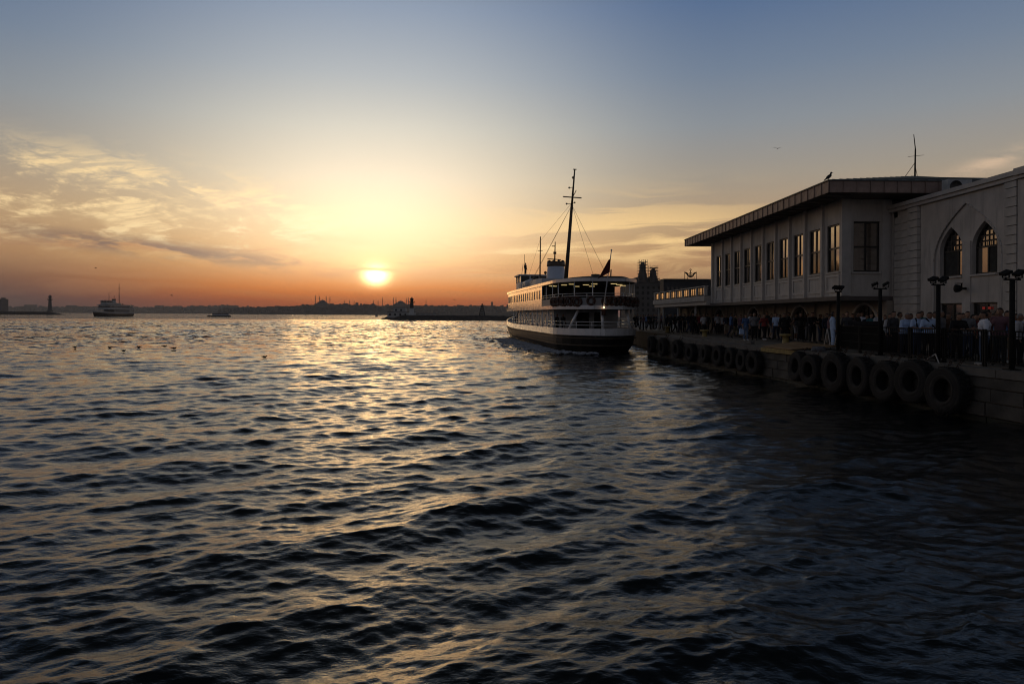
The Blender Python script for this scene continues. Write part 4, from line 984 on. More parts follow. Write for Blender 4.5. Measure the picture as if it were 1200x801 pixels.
for i, (px, D, rz, k, top, tcx, bot, bc, lab, fat, ex) in enumerate(P_):
    ex = dict(ex); bag = ex.pop('bag',0); strap = ex.pop('strap',0); carry = ex.pop('carry',0)
    x = at(px, D); g = G1 if px > 1040 else G2
    if px > 1040: x = max(x, 15.42)
    o = person(x, D, rz, k, top, tcx, bot, bc, lab, g, fat=fat, sk=random.choice(('skin','skin2')), h=ex.pop('h', random.uniform(1.64,1.78)), **ex)
    if bag or strap:
        b = MB()
        if bag:
            for s_ in (-1,1): b.add([(s_*0.13,-0.235,1.10),(s_*0.09,-0.235,1.10),(s_*0.13,-0.13,1.47),(s_*0.09,-0.13,1.47),(s_*0.13,-0.255,1.10),(s_*0.09,-0.255,1.10),(s_*0.13,-0.15,1.49),(s_*0.09,-0.15,1.49)], [(0,1,3,2),(4,6,7,5),(0,4,5,1),(2,3,7,6),(0,2,6,4),(1,5,7,3)])
        else:
            b.add([(-0.14,-0.14,1.46),(-0.10,-0.14,1.47),(0.14,-0.20,1.08),(0.18,-0.20,1.09),(-0.14,-0.17,1.47),(-0.10,-0.17,1.48),(0.14,-0.24,1.08),(0.18,-0.24,1.09)], [(0,1,3,2),(4,6,7,5),(0,4,5,1),(2,3,7,6),(0,2,6,4),(1,5,7,3)])
        c = b.build('shoulder_strap', M['canvas'], None, (0,0,0)); c.parent = o; c.location = (0,0,0)
    if carry:
        r_ = empty('carrier_bag', (x-0.27,D-0.08,QZ+0.45), 'pale blue carrier bag held by the woman in faded jeans', 'bag')
        b = MB(); b.prism([(x-0.42,D-0.1,QZ+0.42),(x-0.14,D-0.1,QZ+0.42),(x-0.17,D-0.1,QZ+0.76),(x-0.39,D-0.1,QZ+0.76)], (0,0.12,0)); b.build('bag_body', CM['pale blue'], r_)
        b = MB(); b.torus((x-0.28,D-0.04,QZ+0.78), 0.07, 0.008, 14, 5, 'y'); b.build('handle', CM['pale blue'], r_)
far_txt = ['beside the ferry hull','second from the ferry stern','in a knot of three near the ferry','tall one of the knot near the ferry','hindmost of the knot near the ferry','turning away in the middle of the far quay','beside a pale gap in the crowd','in front of the station wall','walking toward the terrace','with a companion near the terrace','slightly apart before the terrace','last before the terrace column','leaning near the terrace column','shorter one near the terrace column']
for i, px in enumerate((744,747,751,754,757,760,763,766,769,772,775,778,781,784)):
    D = 74+rng.uniform(-5,9); c_ = ['black','navy','dark grey','mauve','blue','black','dark grey'][i%7]
    person(at(px,D), D, rng.uniform(-2,2), ['standing','walking','phone','arms_crossed'][i%4], ['shirt','tee'][i%2], c_, 'trousers', 'black', 'small figure in %s, %s' % (c_, far_txt[i]), G3, h=rng.uniform(1.62,1.82))

# ------------------------------------------------------------------ the large ferry
FL, FB, FS = 53.0, 3.5, 5.6
def hw(y, inset=0.0, s=FS, taper=25.0, e=3.3):
    if y < s: v = FB*math.sqrt(max(0.0, 1-((s-y)/s)**2))
    elif y > taper: v = FB*(1-((y-taper)/(FL-taper))**e)
    else: v = FB
    return max(0.0, v-inset)
def outline(y0, y1, inset=0.0, n=40):
    """port side forward, then starboard aft; rounded where it meets the stern"""
    ys = [y0+(y1-y0)*(0.5-0.5*math.cos(PI*i/n)) for i in range(n+1)]
    a = [(-hw(y, inset), y) for y in ys]; c = [(hw(y, inset), y) for y in reversed(ys)]
    pts = a+c; out = []
    for p in pts:
        if not out or (abs(p[0]-out[-1][0])+abs(p[1]-out[-1][1])) > 1e-3: out.append(p)
    if (abs(out[0][0]-out[-1][0])+abs(out[0][1]-out[-1][1])) < 1e-3: out.pop()
    return out
def sheer(y): return 0.9*max(0, (y-26)/(FL-26))**2
def band(mb, pts, z0, z1, t, closed=False, sh=False):
    """a wall strip following pts, thickness t inward"""
    n = len(pts)
    rngk = range(n if closed else n-1)
    for i in rngk:
        (x0,y0),(x1,y1) = pts[i], pts[(i+1)%n]
        d = Vector((x1-x0,y1-y0,0)); 
        if d.length < 1e-5: continue
        nr = Vector((d.y,-d.x,0)).normalized()*t
        s0, s1 = (sheer(y0), sheer(y1)) if sh else (0,0)
        mb.add([(x0,y0,z0+s0),(x1,y1,z0+s1),(x1,y1,z1+s1),(x0,y0,z1+s0),(x0+nr.x,y0+nr.y,z0+s0),(x1+nr.x,y1+nr.y,z0+s1),(x1+nr.x,y1+nr.y,z1+s1),(x0+nr.x,y0+nr.y,z1+s0)],
               [(0,1,2,3),(7,6,5,4),(3,2,6,7),(0,4,5,1),(0,3,7,4),(1,5,6,2)])
def make_ferry():
    F = empty('passenger_ferry', (0,0,0))
    # hull
    b = MB(); ys = [0.02]+[0.4,1,2,3.2,4.6,6,9,13,18,25,30,34,38,41,44,46.5,48.5,50,51.2,52.2,52.99]
    lev = [(-0.9,0.72,0.8),(0.0,0.88,0.45),(0.7,0.97,0.15),(1.46,1.0,0.0)]
    rows = []
    for y in ys:
        rows.append([(sgn*hw(y)*k, y + (0 if y < FL/2 else -rk*2.6*(y-FL/2)/(FL/2)) + (rk*1.6 if y < 6 else 0), z + (sheer(y)*(z+0.9)/2.4)) for sgn in (-1,1) for z, k, rk in (lev if sgn < 0 else lev[::-1])])
    for r0, r1 in zip(rows[:-1], rows[1:]):
        for i in range(len(r0)-1): b.add([r0[i],r0[i+1],r1[i+1],r1[i]], [(0,1,2,3)], True)
    b.add(rows[0], [tuple(range(8))])
    hull = b.build('hull', M['hull'], F)
    b = MB(); o_ = outline(0.02, FL-0.3, -0.06)
    band(b, o_, 1.18, 1.30, -0.05, True, True); b.build('rubbing_strake', M['rub'], hull)
    b = MB(); band(b, outline(0.02, FL-0.3, -0.03), 0.62, 0.72, -0.05, True, False); b.build('rubbing_strake', M['rub'], hull)
    b = MB(); band(b, outline(0.02, FL-0.1, -0.015), 1.462, 2.02, -0.08, True, True); b.build('bulwark', M['white'], F)
    b = MB(); b.prism([(x,y,1.36) for x,y in outline(0.3, 40, 0.12)], (0,0,0.09)); b.build('main_deck', M['deck'], F)
    # lower cabin
    b = MB(); cab = [(-3.25,9.0),(-3.25,32)]; 
    for sgn in (-1,1):
        xs = 2.75*sgn
        b.box(min(xs,xs-0.08*sgn), max(xs,xs-0.08*sgn), 9.0, 32, 1.45, 3.57)
    b.box(-2.67, 3.38, 9.0, 9.08, 1.45, 3.57); b.box(-2.67, 2.67, 31.9, 32, 1.45, 3.57)
    cabin = b.build('lower_cabin', M['white_in'], F)
    for sgn in (-1,1):
        xs = 2.75*sgn
        for k in range(15):
            y = 9.5+k*1.5
            fr = MB(); fr.holed([(y,2.05),(y,3.28),(y+0.95,3.28),(y+0.95,2.05)], [[(y+0.1,2.15),(y+0.1,3.18),(y+0.85,3.18),(y+0.85,2.15)]], lambda a, c: (xs+0.002*sgn, a, c), (0.04*sgn,0,0))
            wn = fr.build('window', M['white'], cabin)
            g = MB(); g.box(*sorted((xs+0.004*sgn, xs+0.012*sgn)), y+0.1, y+0.85, 2.15, 3.18); g.build('pane', M['glass_dark'], wn) if False else g.build('pane', M['glass_dark'], cabin)
    # stern doorways on the cabin's after wall
    for x0, x1 in ((-0.6,0.6),(1.1,2.0)):
        b = MB(); b.box(x0, x1, 8.96, 8.998, 1.5, 3.35); b.build('doorway', M['dark_in'], cabin)
    # open stern: raked braces and posts
    def post(p, q, r=0.10, nm='pillar'):
        bb = MB(); bb.tube(p, q, r, n=8); return bb.build(nm, M['white'], F)
    post((-0.45,0.25,2.0),(-0.45,0.6,3.6),0.13); post((-2.75,2.2,1.98),(-2.05,1.9,3.6),0.12,'brace'); post((2.15,1.3,1.98),(1.85,1.6,3.6),0.12,'brace'); post((3.3,4.4,2.0),(2.9,3.6,3.6),0.10,'brace')
    for k in range(9):
        for sgn in (-1,1): 
            y = 8.2+k*2.9; post((sgn*(hw(y)-0.1),y,2.0),(sgn*(hw(y)-0.1),y,3.6),0.05)
    # lower rail
    b = MB(); o_ = [p for p in outline(0.05, 33, 0.07, 60)]
    o2 = o_[:61][::-1]+[]; 
    path = [(-hw(y,0.07),y) for y in np.linspace(33,6,14)] + [(-hw(y,0.07),y) for y in (5,4,3,2.2,1.5,0.9,0.45,0.15)] + [(hw(y,0.07),y) for y in (0.15,0.45,0.9,1.5,2.2,3,4,5)] + [(hw(y,0.07),y) for y in np.linspace(6,33,14)]
    for z in (2.28, 2.56):
        for (xa,ya),(xb_,yb) in zip(path[:-1], path[1:]): b.tube((xa,ya,z),(xb_,yb,z),0.028,n=6)
    for (xa,ya) in path[::2]: b.tube((xa,ya,2.0),(xa,ya,2.56),0.025,n=6)
    b.build('lower_rail', M['white'], F)
    # upper deck slab and white edge
    b = MB(); b.prism([(x,y,3.60) for x,y in outline(0.35, 40.5, 0.05)], (0,0,0.12)); b.build('upper_deck', M['deck'], F)
    b = MB(); band(b, outline(0.30, 40.6, -0.04), 3.58, 3.90, -0.10, True); b.build('deck_edge', M['white'], F)
    # stern balustrade of the upper deck
    def arcpath(ymax, inset, k=11):
        yy = [0.4,0.7,1.1,1.7,2.4,3.2,4.1,5.0,6.0]+list(np.linspace(7,ymax,3))
        L = [(-hw(y,inset),y) for y in reversed(yy)]; return L + [(hw(y,inset),y) for y in yy]
    ap = arcpath(11.0, 0.03)
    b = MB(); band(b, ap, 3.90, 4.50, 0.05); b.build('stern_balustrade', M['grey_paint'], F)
    b = MB()
    for z in (4.66, 4.86):
        for p, q in zip(ap[:-1], ap[1:]): b.tube((*p,z),(*q,z),0.025,n=6)
    for p in ap[::2]: b.tube((*p,4.5),(*p,4.86),0.022,n=6)
    b.build('upper_rail', M['white'], F)
    for p in [ap[k] for k in (1,3,5,8,11,14,17,19,21)]:
        post((p[0]*0.985,p[1]+0.08,3.9),(p[0]*0.985,p[1]+0.08,5.85),0.045,'stanchion')
    # upper cabin with its ribbon of windows
    YA, YB = 11.0, 38.0
    for sgn in (-1,1):
        ys_ = list(np.linspace(YA, YB, 19))
        b = MB()
        for z0, z1 in ((3.90,4.62),(5.45,5.88)):
            for ya, yb in zip(ys_[:-1], ys_[1:]):
                b.add([(sgn*hw(ya),ya,z0),(sgn*hw(yb),yb,z0),(sgn*hw(yb),yb,z1),(sgn*hw(ya),ya,z1),(sgn*(hw(ya)-.08),ya,z0),(sgn*(hw(yb)-.08),yb,z0),(sgn*(hw(yb)-.08),yb,z1),(sgn*(hw(ya)-.08),ya,z1)],
                      [(0,1,2,3),(7,6,5,4),(3,2,6,7),(0,4,5,1),(0,3,7,4),(1,5,6,2)])
        for i, y in enumerate(ys_):
            yb = y+0.22
            if i == 0: y0_, yb = y, y+0.7
            b.add([(sgn*hw(y),y,4.62),(sgn*hw(yb),yb,4.62),(sgn*hw(yb),yb,5.45),(sgn*hw(y),y,5.45),(sgn*(hw(y)-.08),y,4.62),(sgn*(hw(yb)-.08),yb,4.62),(sgn*(hw(yb)-.08),yb,5.45),(sgn*(hw(y)-.08),y,5.45)],
                      [(0,1,2,3),(7,6,5,4),(3,2,6,7),(0,4,5,1),(0,3,7,4),(1,5,6,2)])
        uc = b.build('upper_cabin_side', M['white'], F)
        for i, (ya, yb) in enumerate(zip(ys_[:-1], ys_[1:])):
            y0_ = ya+(0.72 if i == 0 else 0.24)
            if yb-y0_ < 0.2: continue
            g = MB(); a_, c_ = hw(y0_)-0.05, hw(yb)-0.05
            g.add([(sgn*a_,y0_,4.6),(sgn*c_,yb,4.6),(sgn*c_,yb,5.47),(sgn*a_,y0_,5.47),(sgn*(a_-.01),y0_,4.6),(sgn*(c_-.01),yb,4.6),(sgn*(c_-.01),yb,5.47),(sgn*(a_-.01),y0_,5.47)],
                  [(0,1,2,3),(7,6,5,4),(3,2,6,7),(0,4,5,1),(0,3,7,4),(1,5,6,2)])
            g.build('window', M['glass_dark'], uc)
    b = MB(); f_ = [(-hw(38),38),(-hw(39.4)*0.8,39.6),(0,40.3),(hw(39.4)*0.8,39.6),(hw(38),38)]
    band(b, f_, 3.90, 4.62, 0.08); band(b, f_, 5.45, 5.88, 0.08); b.build('upper_cabin_front', M['white'], F)
    b = MB(); band(b, [(x*0.98,y-0.05) for x,y in f_], 4.62, 5.45, 0.03); b.build('front_window', M['glass_dark'], F)
    b = MB(); b.box(-3.40,3.40,10.2,10.3,3.9,5.8); b.build('saloon_bulkhead', M['dark_in'], F)
    # roof with curved edge
    b = MB(); b.prism([(x,y,5.86) for x,y in outline(0.55, 39.8, 0.06)], (0,0,0.10)); b.build('upper_ceiling', M['ceiling'], F)
    b = MB(); band(b, outline(0.45, 40.0, -0.03), 5.84, 6.10, -0.09, True); b.build('roof_edge', M['white'], F)
    b = MB()
    o1 = outline(0.5, 39.9, 0.0, 30)
    m1 = [(x*0.75, 1.5+(y-1.5)*0.97, 6.26) for x, y in o1]; k = len(o1)
    b.add([(x,y,6.06) for x,y in o1]+m1, [(i,(i+1)%k,k+(i+1)%k,k+i) for i in range(k)]+[tuple(range(k,2*k))]); b.build('roof', M['deck'], F)
    # boat deck: long low casing, wheelhouse, visors
    b = MB(); b.prism([(-1.9,20,6.2),(1.9,20,6.2),(2.2,22,6.2),(2.2,33,6.2),(-2.2,33,6.2),(-2.2,22,6.2)], (0,0,0.9)); b.build('engine_casing', M['white_in'], F)
    wh = MB(); wpts = [(-2.3,33),(2.5,33),(2.5,37.0),(1.5,38.6),(-1.3,38.6),(-2.3,37.0)]
    wh.prism([(x,y,6.15) for x,y in wpts], (0,0,1.15)); whl = wh.build('wheelhouse', M['white_in'], F)
    b = MB(); b.prism([(x*0.97,33+(y-33)*0.98,7.3) for x,y in wpts], (0,0,0.80)); b.build('window', M['glass_dark'], whl)
    b = MB(); b.prism([(x*1.12,33+(y-33)*1.06-0.2,8.10) for x,y in wpts], (0,0,0.16)); b.build('roof', M['white_in'], whl)
    b = MB()
    for x, y in wpts+[(-2.3,35.2),(2.5,35.2),(0.1,38.6),(0.1,33),(-1.1,33),(1.3,33)]: b.box(x-0.06,x+0.06,y-0.06,y+0.06,7.3,8.1)
    b.build('window_post', M['white'], whl)
    b = MB(); 
    for x in (-2.4,2.4): b.tube((x,33.2,6.2),(x,33.2,7.0),0.03,n=6); b.tube((x,33.2,7.0),(x,24,7.0),0.025,n=6)
    for y in (24,27,30): 
        for x in (-2.4,2.4): b.tube((x,y,6.15),(x,y,7.0),0.025,n=6)
    b.build('boat_deck_rail', M['white_in'], F)
    b = MB(); b.capsule((-1.9,27,6.9),(-1.9,31.5,6.9),0.5,0.45,12); b.build('lifeboat', M['white_in'], F)
    # funnel
    fx = 0.45
    b = MB(); b.lathe((fx,24,6.2), [(1.12,0),(1.08,1.2),(0.98,2.45)], 24); fn = b.build('funnel', M['funnel'], F)
    b = MB(); b.lathe((fx,24,6.2), [(0.99,2.452),(1.06,2.5),(1.02,3.0),(0.85,3.02),(0.8,2.7),(0,2.7)], 24); b.build('funnel_top', M['mast'], fn)
    for i in range(9):
        b = MB(); a = 2*PI*i/9; b.ball((fx+0.86*math.cos(a),24+0.86*math.sin(a),9.25),0.16,0.16,0.13,8,6); b.build('exhaust_cowl', M['mast'], fn)
    b = MB()
    for i in range(9): b.box(fx+0.25,fx+0.55,22.86+0.012*i,22.92,6.6+i*0.22,6.62+i*0.22)
    b.build('ladder', M['mast'], fn)
    b = MB(); b.tube((fx-0.15,24,9.1),(fx-0.1,24,11.5),0.09,0.05,n=8); b.tube((fx-1.0,24,9.55),(fx+0.6,24,9.45),0.05,n=6); b.box(fx-0.3,fx+0.02,23.9,24.1,10.1,10.35); b.tube((fx-0.5,24,11.0),(fx-0.1,24,11.0),0.05,n=6); b.build('radar_mast', M['mast'], F)
    # masts and stays
    mb0, mt = Vector((0.1,17.2,6.1)), Vector((0.72,15.8,18.1))
    mk = lambda t: mb0.lerp(mt, t)
    b = MB(); b.tube(mb0, mk(0.7), 0.22, 0.14, n=12); b.tube(mk(0.7), mt, 0.12, 0.07, n=10); mm = b.build('main_mast', M['mast'], F)
    b = MB(); c = mk(0.765); b.tube(c+Vector((-1.0,0,0.03)), c+Vector((0.95,0,-0.05)), 0.06, n=6); b.build('crossarm', M['mast'], mm)
    for t_, off, rr in ((0.7,(-0.55,0,0.1),0.10),(0.84,(-0.42,0,0.05),0.10),(0.93,(-0.1,0,0),0.13),(0.7,(0.3,0,0.25),0.09)):
        b = MB(); c = mk(t_); q = c+Vector(off); b.ball(q, rr); b.tube(q, c+Vector((0,0,0.1)), 0.03, n=5); b.build('mast_lamp', M['mast'], mm)
    b = MB(); b.tube(mk(0.76),mk(0.76)+Vector((0.4,0,0.8)),0.04,n=5); b.build('gaff', M['mast'], mm)
    b = MB(); b.box(mt.x-0.18,mt.x+0.18,mt.y-0.05,mt.y+0.05,mt.z-0.05,mt.z+0.03); b.build('mast_cap', M['mast'], mm)
    b = MB(); b.tube((0.0,32,6.2),(0.05,32,13.0),0.11,0.06,n=8); b.tube((-0.3,32,11.2),(0.35,32,11.2),0.03,n=5); b.build('foremast', M['mast'], F)
    b = MB(); b.tube((-1.5,35,8.2),(-1.5,35,11.0),0.03,n=5); b.tube((-1.6,37,8.2),(-1.4,37,9.9),0.03,n=5); b.build('whip_aerial', M['mast'], F)
    b = MB(); top = mk(0.7)
    for p in ((2.6,9.0,6.2),(2.3,13.0,6.2),(-2.7,24,6.2),(-2.4,27,6.2)): b.tube(top, p, 0.015, n=4)
    b.tube(mk(0.72), (0,32,12.4), 0.012, n=4); b.tube((0,32,12.6),(0,42,8.0),0.012,n=4)
    b.build('rigging_stay', M['mast'], F)
    # small gear on the after roof
    b = MB(); b.lathe((1.2,9,6.15), [(0.12,0),(0.12,0.35),(0.40,0.36),(0.42,0.75),(0,0.8)], 14); b.build('roof_vent', M['mast'], F)
    b = MB(); b.tube((2.35,8,6.15),(2.4,8,7.3),0.06,n=6); b.build('roof_pole', M['mast'], F)
    b = MB(); b.ball((1.0,33.6,8.55),0.20); b.ball((1.6,33.6,8.6),0.16); b.tube((1.0,33.6,8.2),(1.0,33.6,8.5),0.06,n=6); b.tube((1.6,33.6,8.2),(1.6,33.6,8.5),0.06,n=6); b.build('searchlight', M['mast'], F)
    # ceiling tubes of the open upper deck
    for x, y in ((-2.9,9.2),(-2.2,7.0),(-1.9,5.2),(-2.6,9.6),(-0.4,6.2),(-0.1,4.4),(1.4,3.6),(2.3,5.0),(3.1,6.6),(-0.5,9.4),(0.8,8.8)):
        b = MB(); b.box(x-0.26,x+0.26,y-0.04,y+0.04,5.76,5.80); b.build('ceiling_light', M['tube'], F)
    # ensign staff with lamp at its foot
    st = MB(); st.tube((-0.45,0.10,3.7),(0.0,-0.5,8.2),0.055,0.035,n=8); st.ball((0.0,-0.5,8.25),0.07); sf = st.build('ensign_staff', M['white_in'], F)
    b = MB(); b.ball((-0.45,0.0,3.72),0.08); b.build('stern_lamp', M['lamp'], F)
    b = MB(); b.box(-0.59,-0.31,0.02,0.24,3.1,3.58); b.build('lamp_box', M['ring'], F)
    return F, ap
F, ap = make_ferry()
FYAW = math.atan(0.122); FLOC = Vector((8.45,54.5,0))
FM = Matrix.Translation(FLOC) @ Matrix.Rotation(FYAW, 4, 'Z')
# a second ferry of the same kind, far off, taken before the first is dressed
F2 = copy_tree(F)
F.location = FLOC; F.rotation_euler = (0,0,FYAW)
tag(F, 'large white passenger ferry with black hull and tall raked mast beside the quay', 'ferry', 'passenger ferries')
F2.location = (at(153,617), 617, 0); F2.rotation_euler = (0,0,R(186)); F2.scale = (1.5,1.3,1.6)
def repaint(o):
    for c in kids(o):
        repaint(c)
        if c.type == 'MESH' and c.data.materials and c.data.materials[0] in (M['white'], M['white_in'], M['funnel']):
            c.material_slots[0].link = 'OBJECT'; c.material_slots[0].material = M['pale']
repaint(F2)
tag(F2, 'smaller white ferry far out on the water at left, mast against the sky', 'ferry', 'passenger ferries')
# flag, drooping from the staff
b = MB(); nu, nvv = 10, 12; vs = []
for side in (0, 1):
    for i in range(nu+1):
        for j in range(nvv+1):
            u, v_ = i/nu, j/nvv
            x = -0.04-0.08*v_ - u*0.85*(0.22+v_*0.95); z = 7.65-1.15*v_ - u*0.35*v_-0.02*i
            y = -0.48+0.12*math.sin(u*9+v_*2)*u+side*0.012
            vs.append((x,y,z))
K = (nu+1)*(nvv+1); fs = []
for s_ in (0,1):
    for i in range(nu):
        for j in range(nvv):
            a = s_*K+i*(nvv+1)+j; fs.append((a,a+1,a+nvv+2,a+nvv+1))
edge = [i*(nvv+1) for i in range(nu+1)]+[nu*(nvv+1)+j for j in range(1,nvv+1)]+[i*(nvv+1)+nvv for i in range(nu-1,-1,-1)]+[j for j in range(nvv-1,0,-1)]
for a, c in zip(edge, edge[1:]+edge[:1]): fs.append((a,c,c+K,a+K))
b.add(vs, fs, True); fl = b.build('flag', M['flag'], None, (0,0,7.0)); fl.matrix_world = FM @ Matrix.Translation((0,0,7.0)); tag(fl, 'dark red flag drooping from the staff at the stern of the large ferry', 'flag')
# life rings round the stern balustrade
def make_ring():
    r_ = empty('life_ring', (0,0,0))
    b = MB(); b.torus((0,0,0), 0.31, 0.10, 24, 8, 'y'); b.build('ring_body', M['ring'], r_)
    for a in range(4):
        t = PI/4+a*PI/2; c = Vector((0.31*math.cos(t),0,0.31*math.sin(t))); d = Vector((-math.sin(t),0,math.cos(t)))*0.05
        b = MB(); b.tube(c-d, c+d, 0.108, n=10); b.build('band', M['ring_w'], r_)
    return r_
rp = make_ring(); seglen = []
def along(s_):
    """point and outward angle at arc length s_ along the stern path"""
    acc = 0
    for (xa,ya),(xb_,yb) in zip(ap[:-1], ap[1:]):
        L = math.hypot(xb_-xa, yb-ya)
        if acc+L >= s_: t = (s_-acc)/L; return Vector((xa+(xb_-xa)*t, ya+(yb-ya)*t, 0)), math.atan2(yb-ya, xb_-xa)
        acc += L
    return Vector((*ap[-1],0)), 0
tot = sum(math.hypot(b_[0]-a_[0], b_[1]-a_[1]) for a_, b_ in zip(ap[:-1], ap[1:]))
ordn = ['first','second','third','fourth','fifth','sixth','seventh','eighth','ninth','tenth','eleventh','twelfth','thirteenth','fourteenth','fifteenth','sixteenth','seventeenth']
ss = [(tot/2-6.7+i*0.385+random.uniform(-.05,.05), 'port', i) for i in range(12)] + [(tot/2-1.35, 'mid', 0)] + [(tot/2-0.2+i*0.39+random.uniform(-.05,.05), 'starboard', i) for i in range(16)]
for n_, (s_, wh_, i) in enumerate(ss):
    p, a = along(s_); o = rp if n_ == 0 else copy_tree(rp)
    out = Vector((math.sin(a), -math.cos(a), 0))*0.13
    o.matrix_world = FM @ Matrix.Translation(p+out*(1+0.5*(i%2))+Vector((0,0,4.22+random.uniform(-.05,.05)))) @ Matrix.Rotation(a+(0.35 if wh_ == 'port' else -0.35 if wh_ == 'starboard' else 0), 4, 'Z')
    lab = 'single orange life ring hanging alone in the middle of the ferry stern rail' if wh_ == 'mid' else '%s orange life ring from the %s end of the %s row, ferry stern' % (ordn[i], 'left', 'left hand' if wh_ == 'port' else 'right hand')
    tag(o, lab.replace('left hand row','row left of centre').replace('right hand row','row right of centre'), 'life ring', 'life rings on the ferry stern')
# a few passengers aboard and deck hands at the bow
for (lx, ly, lz, c_, lab) in ((-2.2,36,1.5,'black','deckhand in black by the port rail near the ferry bow'),(-1.9,38.5,1.6,'dark grey','deckhand in dark grey farthest forward on the ferry'),(-2.6,34,1.46,'navy','passenger in navy on the ferry main deck forward'),
        (-1.2,36.2,8.26,'black','lookout in black standing on the wheelhouse roof'),(-2.7,7.6,1.46,'black','passenger in black beside the ferry cabin corner'),(-2.2,7.3,1.46,'dark grey','second passenger beside the ferry cabin corner, in dark grey')):
    p = FM @ Vector((lx,ly,lz)); person(p.x, p.y, random.uniform(-1,1), 'standing', 'shirt', c_, 'trousers', 'black', lab, 'people aboard the ferry', z=p.z)
# wake foam
b = MB()
for i in range(1500):
    s_ = random.uniform(-1,34); off = abs(random.gauss(0,1.3))+0.15
    q = FM @ Vector((-hw(max(s_,0.3))-off+0.2, s_, 0)); r = random.uniform(0.05,0.30)
    n_ = random.randint(5,7); zc = 0.06+random.uniform(-0.03,0.06)
    vs = [(q.x+r*random.uniform(0.6,1.3)*math.cos(2*PI*k/n_), q.y+0.55*r*random.uniform(0.6,1.3)*math.sin(2*PI*k/n_), zc+random.uniform(-0.03,0.03)) for k in range(n_)]+[(q.x,q.y,zc+r*0.35)]
    b.add(vs, [(k,(k+1)%n_,n_) for k in range(n_)], True)
tag(b.build('foam', mat('foam',(0.45,0.46,0.50),0.6,0.3,5)), 'thin churned foam along the side of the large ferry', 'foam', kind='stuff')

# ------------------------------------------------------------------ buildings beyond the terminal
def station():
    D = 500.0; r_ = empty('railway_station', (at(759,D),D,1.5), 'old stone station with two scaffolded corner towers seen beyond the ferry stern', 'building')
    def X(px): return at(px, D)
    def Z(py): return CAM_Z+(370-py)/800*D
    b = MB(); b.box(X(743),X(776),D,D+60,1.5,Z(334)); b.build('wall', M['station'], r_)
    b = MB()
    b.add([(X(742.5),D-1,Z(334)),(X(778),D-1,Z(334)),(X(778),D+60,Z(334)),(X(742.5),D+60,Z(334)),(X(749),D+10,Z(324)),(X(771),D+10,Z(324)),(X(771),D+50,Z(324)),(X(747),D+50,Z(324))],
          [(0,1,5,4),(1,2,6,5),(2,3,7,6),(3,0,4,7),(4,5,6,7),(0,3,2,1)]); b.build('roof', M['station'], r_)
    for i in range(5):
        for j in range(5):
            xx = X(745.5+i*6.3); zz = 6+j*4.2
            b = MB(); b.box(xx,xx+1.7,D-0.25,D-0.01,zz,zz+2.4); b.build('window', M['dark_in'], r_)
    b = MB(); b.box(X(742.6),X(776.4),D-0.6,D-0.01,Z(352),Z(351)); b.box(X(742.6),X(776.4),D-0.6,D-0.01,Z(335.5),Z(334.2)); b.build('cornice', M['station'], r_)
    for (a, c, t0, t1, tp_) in ((749.5,758.5,330,306,318),(762,771,330,313,322)):
        xc = (X(a)+X(c))/2; hwid = (X(c)-X(a))/2
        tw = MB(); tw.lathe((xc,D+4,0), [(hwid*1.15,Z(t0)),(hwid*1.12,Z(tp_+3)),(hwid*0.9,Z(tp_)),(hwid*0.72,Z(t1+4)),(hwid*0.45,Z(t1+1.5)),(0.0,Z(t1))], 10); t_ = tw.build('tower', M['station'], r_)
        s = MB(); z = Z(334); k = 0
        while z < Z(t1)+0.1:
            for x in (-1,1):
                for y in (-1,1):
                    s.tube((xc+x*hwid,D+4+y*hwid,z),(xc+x*hwid,D+4+y*hwid,z+2.1),0.16,n=4)
            s.box(xc-hwid*1.1,xc+hwid*1.1,D+4-hwid-0.5,D+4-hwid+0.3,z,z+0.35); s.box(xc-hwid*1.1,xc+hwid*1.1,D+4+hwid-0.3,D+4+hwid+0.5,z,z+0.35)
            for t in (-0.5,0,0.5): s.tube((xc+hwid*t,D+4-hwid,z),(xc+hwid*t,D+4-hwid,z+2.1),0.12,n=4)
            s.tube((xc-hwid,D+4-hwid,z),(xc,D+4-hwid,z+2.0),0.1,n=4); s.tube((xc+hwid,D+4-hwid,z),(xc,D+4-hwid,z+2.0),0.1,n=4)
            z += 2.1
        s.build('scaffolding', M['scaf'], r_)
    s = MB()
    for k in range(7):
        xx = X(744-0.2+k*0.9) if True else 0; zz = Z(337-k*1.7)
        s.box(xx-0.5,xx+0.9,D-1.2,D+2,zz,zz+0.3); s.tube((xx,D-1,zz-2.2),(xx,D-1,zz+1.2),0.12,n=4)
        xx = X(776-k*0.7); s.box(xx-0.9,xx+0.5,D-1.2,D+2,zz,zz+0.3); s.tube((xx,D-1,zz-2.2),(xx,D-1,zz+1.2),0.12,n=4)
    s.build('scaffolding', M['scaf'], r_)
station()
